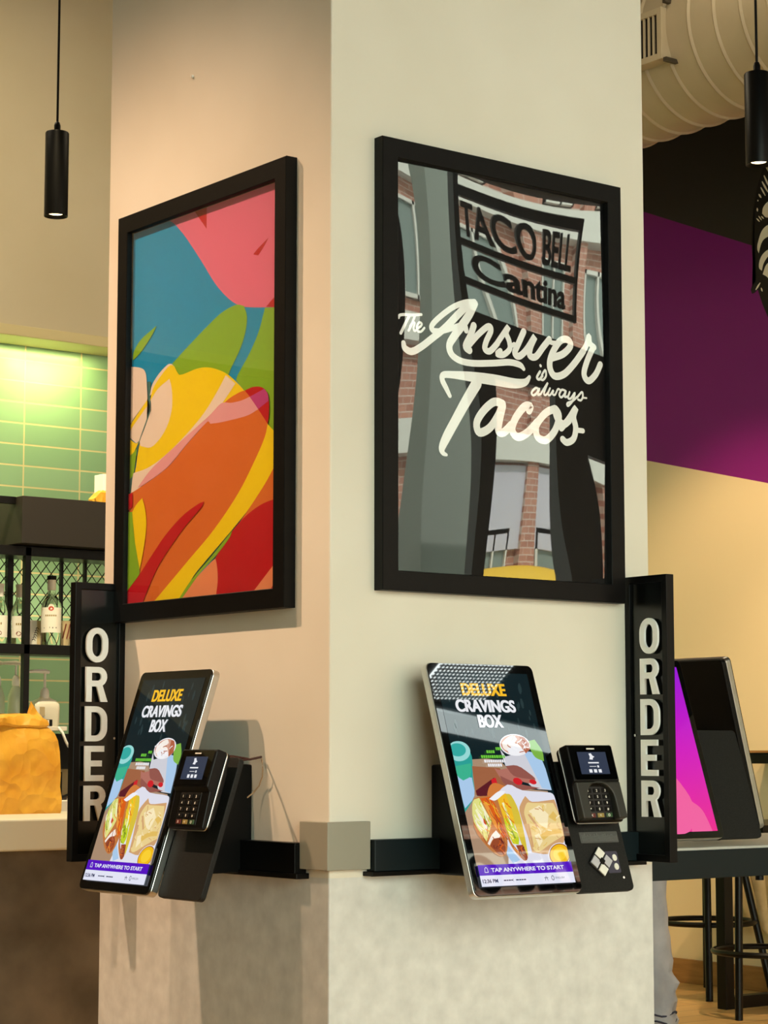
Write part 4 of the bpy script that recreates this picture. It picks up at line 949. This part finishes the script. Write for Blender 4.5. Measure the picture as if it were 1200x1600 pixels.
for (y0, z0, y1, z1, wd) in ((4.09, 4.48, 4.03, 4.36, .010), (4.075, 4.36, 4.04, 4.29, .006), (4.09, 4.33, 4.05, 4.265, .006), (4.10, 4.30, 4.07, 4.25, .005), (4.115, 4.265, 4.10, 4.245, .006), (4.125, 4.235, 4.122, 4.230, .005), (4.130, 4.19, 4.128, 4.175, .006),
                            (4.135, 4.135, 4.115, 4.115, .004), (4.12, 4.145, 4.10, 4.12, .004), (4.10, 4.14, 4.085, 4.125, .004), (4.15, 3.745, 4.12, 3.775, .006), (4.112, 3.745, 4.105, 3.728, .005)):
    ribbon(dc, [(y0, z0, wd * .6), ((y0+y1)/2, (z0+z1)/2, wd), (y1, z1, wd * .5)], lambda y, z: wallpt(y, z, 1.5), mi=1, sub=3)
tag(dc.build('wall_decal', [mat('decal_black', (8, 8, 8), .5), mat('decal_cream', (252, 246, 228), .5)], smooth='keep'), 'black and cream line art decal on the purple and black wall', 'wall art')

# ------------------------------------------------------------------ kitchen counter side
t = thing('front_counter', 'white topped service counter with brown concrete look front on the left', 'counter', (-2.2, 2.4, 0))
MB().box(0, 3.7, .04, .70, 0, .94).build('counter_front', m_concrete, t)
MB().box(0, 3.72, 0, .74, .94, 1.04).build('counter_top', m_lam, t, bevel=.006)
t = thing('back_counter', 'low white back counter behind the service counter', 'counter', (-1.5, 4.45, 0))
MB().box(0, 4.3, .03, .62, 0, .99).build('cabinet_base', m_blackmatte, t)
MB().box(0, 4.3, 0, .62, .99, 1.045).build('worktop', m_lam, t, bevel=.004)
t = thing('riser_shelf', 'thin white shelf carrying the pump bottles under the rack', 'shelf', (.9, 4.64, 1.045))
MB().box(0, 1.075, 0, .30, .297, .316).build('shelf_board', m_lam, t, bevel=.002)
for x in (.01, .60): MB().box(x, x + .03, .02, .28, 0, .297).build('side_panel', m_blackmatte, t)

# crumpled paper bag
t = thing('paper_bag', 'crumpled kraft paper bag standing on the service counter', 'paper bag', (.815, 2.98, 1.04), math.radians(4))
def bag_ring(z, hw, hd, crumple, n=10):
    pts = []
    per = [(-1, -1), (1, -1), (1, 1), (-1, 1)]
    for k in range(4):
        a, b2 = per[k], per[(k + 1) % 4]
        for q in range(n):
            f = q / n; x, y = a[0] + (b2[0] - a[0]) * f, a[1] + (b2[1] - a[1]) * f
            pinch = 1 - .10 * (1 - abs(f - .5) * 2) * (1 if k % 2 else 0)
            v = Vector((x * hw * (pinch if k % 2 else 1), y * hd, z))
            nz = noise.noise_vector(v * 14 + Vector((3, 1, z * 6))) * crumple
            pts.append(v + Vector((nz.x, nz.y, nz.z * .6)))
    return pts
bg_ = MB(); bg_.rings([bag_ring(z, hw, hd, c, 14) for z, hw, hd, c in ((0, .165, .075, .0), (.01, .168, .077, .002), (.05, .168, .076, .005), (.09, .167, .075, .008), (.13, .166, .073, .010), (.17, .166, .071, .010), (.21, .165, .066, .010), (.25, .163, .056, .010), (.27, .152, .046, .012), (.29, .138, .036, .013), (.305, .124, .028, .013))], cap=True)
bg_.smooth = True; bg_.build('bag_body', m_kraft, t)
fl = MB(); fl.rings([bag_ring(z, hw, hd, c, 14) for z, hw, hd, c in ((.296, .122, .036, .010), (.304, .128, .043, .018), (.318, .126, .041, .020), (.332, .112, .028, .018), (.338, .1, .016, .012))], cap=True)
fl.smooth = True; fl.build('rolled_top', m_kraft, t)
ear = MB(); ear.flat([(.075, -.02, .325), (.128, -.03, .318), (.106, -.01, .35), (.086, .0, .385), (.072, .0, .345)]); e2 = ear.build('folded_corner', m_kraft, t, smooth='keep'); e2.modifiers.new('s', 'SOLIDIFY').thickness = .003

# bottle rack and hood box
t = thing('bottle_rack', 'dark steel rack with diamond mesh back holding liquor bottles', 'shelf rack', (1.735, 4.6, 1.045))
for x, y in ((0, 0), (0, .16), (1.0, 0), (1.0, .16)):
    MB().box(x, x + .028, y, y + .028, 0 if y == 0 else .63, 1.088).build('post', m_stool, t, bevel=.001)
sh = MB(); sh.box(-1.0, 1.028, 0, .188, .625, .668); sh.build('shelf', m_stool, t, bevel=.002)
tr_ = MB(); tr_.box(-1.0, 1.028, 0, .188, 1.05, 1.092); tr_.build('top_frame', m_stool, t, bevel=.002)
mp = MB(); x0, x1, z0, z1, yy = -.95, 1.0, .668, 1.05, .178
k = -z1
step = .052
def clipped(mb, sx):
    c = -3.0
    while c < 3.0:
        pts = []
        # line z = z0 + sx*1.25*(x - c)
        for x in (x0, x1):
            z = z0 + sx * 1.25 * (x - c)
            if z0 <= z <= z1: pts.append((x, z))
        for z in (z0, z1):
            x = c + (z - z0) / (sx * 1.25)
            if x0 < x < x1: pts.append((x, z))
        if len(pts) >= 2:
            mb.tube([(pts[0][0], yy + .002 * sx, pts[0][1]), (pts[1][0], yy + .002 * sx, pts[1][1])], .0024, 4)
        c += step
clipped(mp, 1); clipped(mp, -1)
mp.build('mesh_panel', m_stool, t, smooth=False)
for x in (.265, .385):
    MB().box(x, x + .014, .165, .18, .668, 1.05).build('mesh_stile', m_stool, t)
t = thing('hood_box', 'long matte black box above the bottle rack', 'cabinet', (1.672, 4.52, 2.141))
MB().box(0, 1.2, 0, .5, 0, .205).build('box_body', mat('warm_black_panel', (34, 28, 20), .55), t, bevel=.002)
MB().box(-1.2, 0, .06, .09, .175, .205).build('side_rail', m_stool, t)
mg = MB()
c = -1.15
while c < -.04:
    mg.tube([(c, .3, 0), (c + .10, .3, .14)], .0024, 4); mg.tube([(c + .10, .302, 0), (c, .302, .14)], .0024, 4); c += .05
mg.build('side_mesh', m_stool, t, smooth=False)
MB().box(-1.2, 0, .28, .32, 0, .012).build('mesh_edge', m_stool, t)

def bottle(label, x, y, z, prof, cap_h, cap_mat, lab, prints, pmats, glass=m_clear, group='bottles on the steel rack', flat=1.0):
    t = thing('liquor_bottle', label, 'bottle', (x, y, z), math.radians(-30), group)
    g = MB(); g.lathe(prof, n=28, cap=True); g.build('glass', glass, t)
    top = prof[-1][1]; r = prof[-1][0]
    MB().lathe([(r + .002, top - .045), (r + .002, top), (r + .003, top)], n=20).build('neck_wrap', m_label, t)
    MB().lathe([(r + .004, top), (r + .004, top + cap_h), (0, top + cap_h)], n=20).build('cap', cap_mat, t)
    r0, z0, z1, a0, a1 = lab
    lb = MB(); n = 14; rows = []
    for zz in (z0, z1): rows.append([Vector((r0 * math.cos(math.radians(a0 + (a1 - a0) * k / n)), r0 * math.sin(math.radians(a0 + (a1 - a0) * k / n)), zz)) for k in range(n + 1)])
    lb.rings(rows, close=False, cap=False); prints(lb); lb.smooth = True; lb.build('label', [m_label] + pmats, t, smooth='keep')
    return t
def curved(mb, r, pts, mi=0):
    """flat shape wrapped on a cylinder; x in degrees from the front"""
    mb.flat([Vector((r * math.cos(math.radians(-90 + p[0])), r * math.sin(math.radians(-90 + p[0])), p[1])) for p in pts], mi)
SZ = 1.045 + .668
lab_red, lab_gold, lab_ink, lab_brown = mat('label_red', (190, 70, 50), .6), mat('label_gold', (150, 130, 70), .6), mat('label_ink', (50, 40, 40), .6), mat('label_brown', (130, 60, 40), .6)
def big_print(pm):
    curved(pm, .0463, [(18 * math.cos(k * .5236), .163 + .017 * math.sin(k * .5236)) for k in range(12)], 0)
    curved(pm, .0467, [(15 * math.cos(k * .5236), .160 + .010 * math.sin(k * .5236)) for k in range(12)], 1)
    for k in range(6): curved(pm, .0463, [(-32 + k * 11, .126), (-25 + k * 11, .126), (-25 + k * 11, .133), (-32 + k * 11, .133)], 2)
    curved(pm, .0463, [(-40, .072), (-5, .074), (-5, .080), (-40, .077)], 3); curved(pm, .0463, [(8, .073), (32, .074), (32, .079), (8, .079)], 3)
def slim_print(pm):
    curved(pm, .0362, [(18 * math.cos(q * .5236), .048 + .010 * math.sin(q * .5236)) for q in range(12)], 1)
    for q in range(3): curved(pm, .0362, [(-20 + q * 14, .085), (-11 + q * 14, .085), (-11 + q * 14, .094), (-20 + q * 14, .094)], 2)
big = [(.043, 0), (.045, .006), (.045, .165), (.042, .185), (.030, .205), (.018, .222), (.0165, .24), (.0165, .288)]
bottle('clear liquor bottle with black cap and white label beside the rack post', 1.895, 4.655, SZ, big, .018, m_blackmatte, (.0458, .055, .165, -160, -20), big_print, [lab_red, lab_gold, lab_ink])
slim = [(.033, 0), (.035, .005), (.035, .14), (.030, .165), (.016, .195), (.0135, .21), (.0135, .252)]
for x, lb_ in ((1.762, 'slim clear bottle with white label between the two left rack posts'), (1.668, 'slim clear bottle with white label at the left edge of the rack')):
    bottle(lb_, x, 4.70, SZ, slim, .012, m_label, (.0357, .03, .125, -150, -20), slim_print, [lab_brown, lab_gold])
t = thing('cardboard_carton', 'cream carton with dark slanted script between rack post and clear bottle', 'carton', (1.846, 4.74, SZ))
MB().box(-.045, .045, -.025, .025, 0, .112).build('carton_body', mat('cream_card', (222, 200, 150), .6), t, bevel=.002)
MB().box(-.03, .012, -.0265, -.0252, 0, .112).build('pale_panel', m_label, t)
st = MB()
for k in range(6):
    ribbon(st, [(-.010 + k * .0035, .026 + k * .010, .0022), (-.003 + k * .0035, .030 + k * .010, .0016), (.004 + k * .0035, .022 + k * .010, .0012)], lambda x, z: (x, -.0268, z), sub=3)
st.build('script_print', mat('label_ink', (50, 40, 40), .6), t, smooth='keep')
t = thing('striped_cup', 'pale cup with dark stripes behind the left ORDER sign edge', 'cup', (1.988, 4.716, SZ))
MB().lathe([(.03, 0), (.042, .11), (.043, .113), (.040, .113)], n=24).build('cup_body', mat('cream_card', (222, 200, 150), .6), t)
sp_ = MB()
for k in range(12):
    a = math.radians(k * 30); sp_.tube([(.0345 * math.cos(a), .0345 * math.sin(a), .035), (.0415 * math.cos(a + .35), .0415 * math.sin(a + .35), .10)], .003, 5)
sp_.build('stripe', mat('label_brown', (130, 60, 40), .6), t)

# pump bottles on the riser shelf
def pump_head(t, z, s, turn):
    m = m_white
    MB().lathe([(.021*s, z - .012), (.023*s, z), (.021*s, z + .022), (.012*s, z + .034), (.006*s, z + .036)], n=18).build('pump_collar', m, t)
    MB().lathe([(.0065*s, z + .03), (.0065*s, z + .115*s)], n=10).build('pump_stem', m, t)
    ca, sa = math.cos(turn), math.sin(turn); h = z + .115*s
    MB().tube([(-ca*.02, -sa*.02, h), (0, 0, h + .003), (ca*.05, sa*.05, h + .003), (ca*.095, sa*.095, h - .002), (ca*.105, sa*.105, h - .012)], [.008, .011, .008, .006, .005], 8).build('spout', m, t)
RZ = 1.045 + .316
t = thing('pump_jug', 'white jug with pump dispenser on the thin white shelf', 'pump bottle', (1.905, 4.72, RZ), 0, 'pump bottles on the thin shelf')
jg = MB(); jg.rings([[(p[0], p[1] * .62, z) for p in rrect(-w_, w_, -w_, w_, .4 * w_, 5)] for w_, z in ((.056, 0), (.060, .006), (.062, .08), (.060, .098), (.046, .114), (.024, .124), (.021, .130))]); jg.smooth = True; jg.build('jug_body', mat('milky_plastic', (232, 226, 205), .4), t)
pump_head(t, .135, .9, math.radians(180))
lbx = MB(); lbx.box(-.045, -.020, -.0405, -.0395, .045, .085); lbx.build('jug_label', mat('pale_brown_label', (190, 170, 130), .6), t)
for x, lb_, z_ in ((1.725, 'red syrup bottle with white pump at the left picture edge', 0), (1.815, 'second red syrup bottle with white pump behind the rack post', .0)):
    t = thing('syrup_bottle', lb_, 'pump bottle', (x, 4.82, RZ), 0, 'pump bottles on the thin shelf')
    MB().lathe([(.030, 0), (.034, .005), (.034, .055), (.0342, .056)], n=22).build('syrup', m_redsyrup, t)
    MB().lathe([(.0342, .056), (.034, .13), (.022, .165), (.014, .18), (.014, .19)], n=22, cap=False).build('bottle_shoulder', mat('milky_clear', (190, 205, 180), .2), t)
    pump_head(t, .19, .75, math.radians(150))
t = thing('tea_box', 'small dark box with pale label in front of the white jug', 'box', (1.86, 4.645, RZ))
MB().box(-.055, .045, 0, .03, 0, .030).build('box_body', m_stool, t, bevel=.002)
MB().box(.012, .028, -.001, 0, .003, .028).build('box_label', m_label, t)
cb2 = MB(); cb2.tube([(1.925, 4.63, RZ - .004), (1.935, 4.61, 1.335), (1.945, 4.60, 1.30), (1.962, 4.605, 1.275), (1.985, 4.61, 1.262)], .006, 8)
tag(cb2.build('white_cable', m_white), 'white cable drooping from the thin shelf beside the left ORDER sign', 'cable')
t = thing('coffee_machine', 'black machine in the shadow under the thin shelf', 'machine', (1.80, 4.72, 1.045))
MB().box(-.22, .32, -.02, .2, .13, .285).build('machine_head', m_blackmatte, t, bevel=.006)
MB().box(-.22, .32, .12, .2, 0, .13).build('machine_back', mat('beige_panel', (150, 132, 96), .6), t)
MB().lathe([(.045, 0), (.045, .07), (.038, .078), (.0, .078)], c=(.06, .07, .07), n=24).build('paper_roll', mat('cream_card', (222, 200, 150), .6), t)
t = thing('card_reader', 'small black reader on the back counter beside the paper bag', 'card reader', (1.872, 4.545, 1.045))
MB().box(-.045, .055, 0, .07, 0, .02).build('reader_base', mat('dark_brown_plastic', (44, 26, 20), .4), t, bevel=.003)
rd = MB(); rd.box(-.042, .042, .02, .045, .02, .12); rd.build('reader_body', m_blackmatte, t, bevel=.004)
MB().box(-.006, .002, .014, .02, .024, .030).build('reader_light', m_white, t)
cb3 = MB(); cb3.tube([(1.835, 4.50, 1.05), (1.87, 4.50, 1.055), (1.91, 4.50, 1.07), (1.96, 4.53, 1.075)], .005, 8)
tag(cb3.build('black_cable', m_blackmatte), 'thin dark cable on the back counter beside the paper bag', 'cable')
t = thing('napkin_carton', 'white carton with a dark ring on top of the black box', 'carton', (2.185, 4.66, 2.342))
MB().box(-.035, .09, 0, .08, 0, .15).build('carton_body', m_label, t, bevel=.002)
rg = MB(); ribbon(rg, [(.005 + .016 * math.cos(k * .55), .095 + .02 * math.sin(k * .55), .004) for k in range(1, 11)], lambda x, z: (x, -.001, z), sub=3); rg.build('ring_print', mat('label_brown', (130, 60, 40), .6), t, smooth='keep')
t = thing('paper_wrap', 'orange brown crumpled paper on top of the black box', 'paper', (2.13, 4.57, 2.342), math.radians(2))
wr = MB(); wr.rings([bag_ring(z, hw, hd, c, 6) for z, hw, hd, c in ((0, .085, .035, .004), (.02, .09, .035, .008), (.045, .07, .03, .012), (.06, .05, .012, .012))]); wr.smooth = True; wr.build('wrap_body', m_kraft, t)

# ------------------------------------------------------------------ person behind the pillar
m_skin = mat('skin', (196, 146, 116), .55); m_hair = mat('dark_hair', (38, 28, 22), .6)
m_sweat = nmat('grey_sweatpants', (146, 152, 162), (172, 176, 184), 6, .85, bump=.25); m_hood = nmat('dark_hoodie', (44, 48, 60), (52, 56, 70), 8, .85)
PX, PY = 4.335, 3.463
pt = thing('person', 'person in grey sweatpants mostly hidden behind the pillar', 'person', (PX, PY, 0), math.radians(232))
def skin_mesh(name, verts, edges, radii, m, parent, root=0, sub=2):
    me = D.meshes.new(name); me.from_pydata(verts, edges, []); me.materials.append(m)
    o = D.objects.new(name, me); COL.objects.link(o); o.parent = parent
    sb = bmesh.new(); sb.from_mesh(me); sb.verts.layers.skin.verify(); sb.to_mesh(me); sb.free()
    o.modifiers.new('skin', 'SKIN').use_smooth_shade = True
    for i, r in enumerate(radii):
        sv = me.skin_vertices[0].data[i]; sv.radius = r if isinstance(r, tuple) else (r, r)
    me.skin_vertices[0].data[root].use_root = True
    if sub: s = o.modifiers.new('sub', 'SUBSURF'); s.levels = sub; s.render_levels = sub
    return o
# faces local -y; x across the body
V = [(0, .01, .93), (0, .01, 1.08), (0, .0, 1.24), (0, .0, 1.38), (0, -.01, 1.46), (0, -.02, 1.53), (0, -.025, 1.61), (0, -.02, 1.68)]
E = [(i, i + 1) for i in range(7)]; Rr = [(.15, .10), (.14, .10), (.16, .105), (.15, .09), .055, .055, (.075, .092), (.062, .075)]
for s in (-1, 1):
    i0 = len(V); V += [(s*.09, .01, .88), (s*.10, 0, .49), (s*.105, .025, .09), (s*.11, -.06, .035), (s*.115, -.13, .028)]
    E += [(0, i0), (i0, i0+1), (i0+1, i0+2), (i0+2, i0+3), (i0+3, i0+4)]; Rr += [.085, .055, .037, (.035, .03), (.032, .02)]
    i0 = len(V); V += [(s*.19, 0, 1.40), (s*.235, .02, 1.13), (s*.245, -.04, .90), (s*.245, -.06, .83)]
    E += [(3, i0), (i0, i0+1), (i0+1, i0+2), (i0+2, i0+3)]; Rr += [.055, .042, .032, (.03, .016)]
    for q, ln in ((-.022, .060), (-.007, .072), (.008, .068), (.022, .055)):
        f0 = len(V); V += [(s*.245, -.06 + q, .80), (s*.243, -.065 + q, .80 - ln * .55), (s*.236, -.07 + q, .80 - ln)]
        E += [(i0+3, f0), (f0, f0+1), (f0+1, f0+2)]; Rr += [.0095, .009, .008]
    f0 = len(V); V += [(s*.238, -.10, .835), (s*.232, -.118, .805)]
    E += [(i0+3, f0), (f0, f0+1)]; Rr += [.011, .009]
skin_mesh('body', V, E, Rr, m_skin, pt)
for s in (-1, 1):
    MB().lathe([(.0, -.012), (.010, -.008), (.012, 0), (.008, .008), (0, .010)], c=(s*.028, -.108, 1.625), axis='y', n=12).build('eye', mat('eye_dark', (40, 32, 30), .2), pt)
ns = MB(); ns.tube([(0, -.112, 1.63), (0, -.128, 1.60), (0, -.118, 1.592)], [.008, .014, .010], 8); ns.build('nose', m_skin, pt)
mo = MB(); mo.tube([(-.022, -.108, 1.562), (0, -.116, 1.560), (.022, -.108, 1.562)], [.003, .006, .003], 8); mo.build('mouth', mat('lips', (160, 90, 84), .5), pt)
hr = MB(); hr.lathe([(.0, .108), (.055, .096), (.088, .06), (.096, .02), (.092, -.02), (.080, -.06)], c=(0, .008, 1.655), n=28, cap=False); 
bmesh.ops.delete(hr.bm, geom=[f for f in hr.bm.faces if f.calc_center_median().y < -.045 and f.calc_center_median().z < 1.70], context='FACES'); hr.build('hair', m_hair, pt)
# trousers: one continuous garment with gathered cuffs
def leg_rings(s):
    rs = []
    spec = [(.86, .105, 0), (.80, .108, 0), (.70, .100, .004), (.60, .092, .004), (.52, .088, .006), (.47, .088, .007), (.42, .087, .010), (.37, .086, .010), (.32, .089, .014), (.27, .088, .014), (.22, .092, .018), (.17, .089, .016), (.135, .094, .014), (.105, .096, .014), (.085, .092, .008), (.07, .094, .010), (.055, .098, .006), (.035, .094, .004), (.022, .078, .0)]
    for z, r, c in spec:
        ring = []
        for k in range(28):
            a = 2 * math.pi * k / 28
            q = r * (1 + .0) + (2.3 if z < .3 else 1.7) * c * noise.noise(Vector((math.cos(a) * 1.3 + s * 5, math.sin(a) * 1.3, z * 22)))
            fwd_ = -.030 + .045 * (1 - min(1, max(0, z - .06) / .62))
            ring.append((s * .098 + q * math.cos(a), .008 + fwd_ + q * math.sin(a) * 1.05, z + .4 * c * noise.noise(Vector((a, z * 9, s)))))
        rs.append(ring)
    return rs
tp = MB()
for s in (-1, 1): tp.rings(leg_rings(s), cap=False)
tp.rings([[(.0 + rx * math.cos(2*math.pi*k/32), .008 + ry * math.sin(2*math.pi*k/32), z) for k in range(32)] for z, rx, ry in ((.80, .20, .112), (.88, .203, .125), (.95, .190, .120), (1.02, .172, .112))], cap=False)
tp.smooth = True; tp.build('sweatpants', m_sweat, pt)
for s in (-1, 1):
    for zc in (.085, .050):
        cf = MB(); cf.tube([(s*.098 + .0965 * math.cos(k*math.pi/14), .016 + .1 * math.sin(k*math.pi/14), zc + .008 * math.sin(k*.9 + zc*40)) for k in range(28)], .0045, 6, closed=True); cf.build('cuff_stripe', mat('dark_blue_stripe', (34, 40, 62), .8), pt)
    so = MB(); so.rings([[(s*.108 + p[0] * k_, -.035 + p[1] * k2, z) for p in rrect(-.048, .048, -.14, .14, .045, 5)] for z, k_, k2 in ((0, 1, 1), (.02, 1.03, 1.02), (.045, .95, .92), (.075, .75, .6))]); so.smooth = True; so.build('shoe', m_blackmatte, pt)
hd_ = MB(); hd_.rings([[(rx * math.cos(2*math.pi*k/32), .005 + ry * math.sin(2*math.pi*k/32), z) for k in range(32)] for z, rx, ry in ((.93, .205, .14), (1.05, .20, .138), (1.2, .205, .138), (1.32, .21, .13), (1.40, .19, .11), (1.44, .13, .085), (1.475, .085, .075))], cap=False); hd_.smooth = True
for s in (-1, 1): hd_.tube([(s*.16, 0, 1.385), (s*.20, .004, 1.34), (s*.238, .02, 1.13), (s*.247, -.035, .92)], [.07, .07, .06, .05], 14)
hd_.build('hoodie', m_hood, pt)
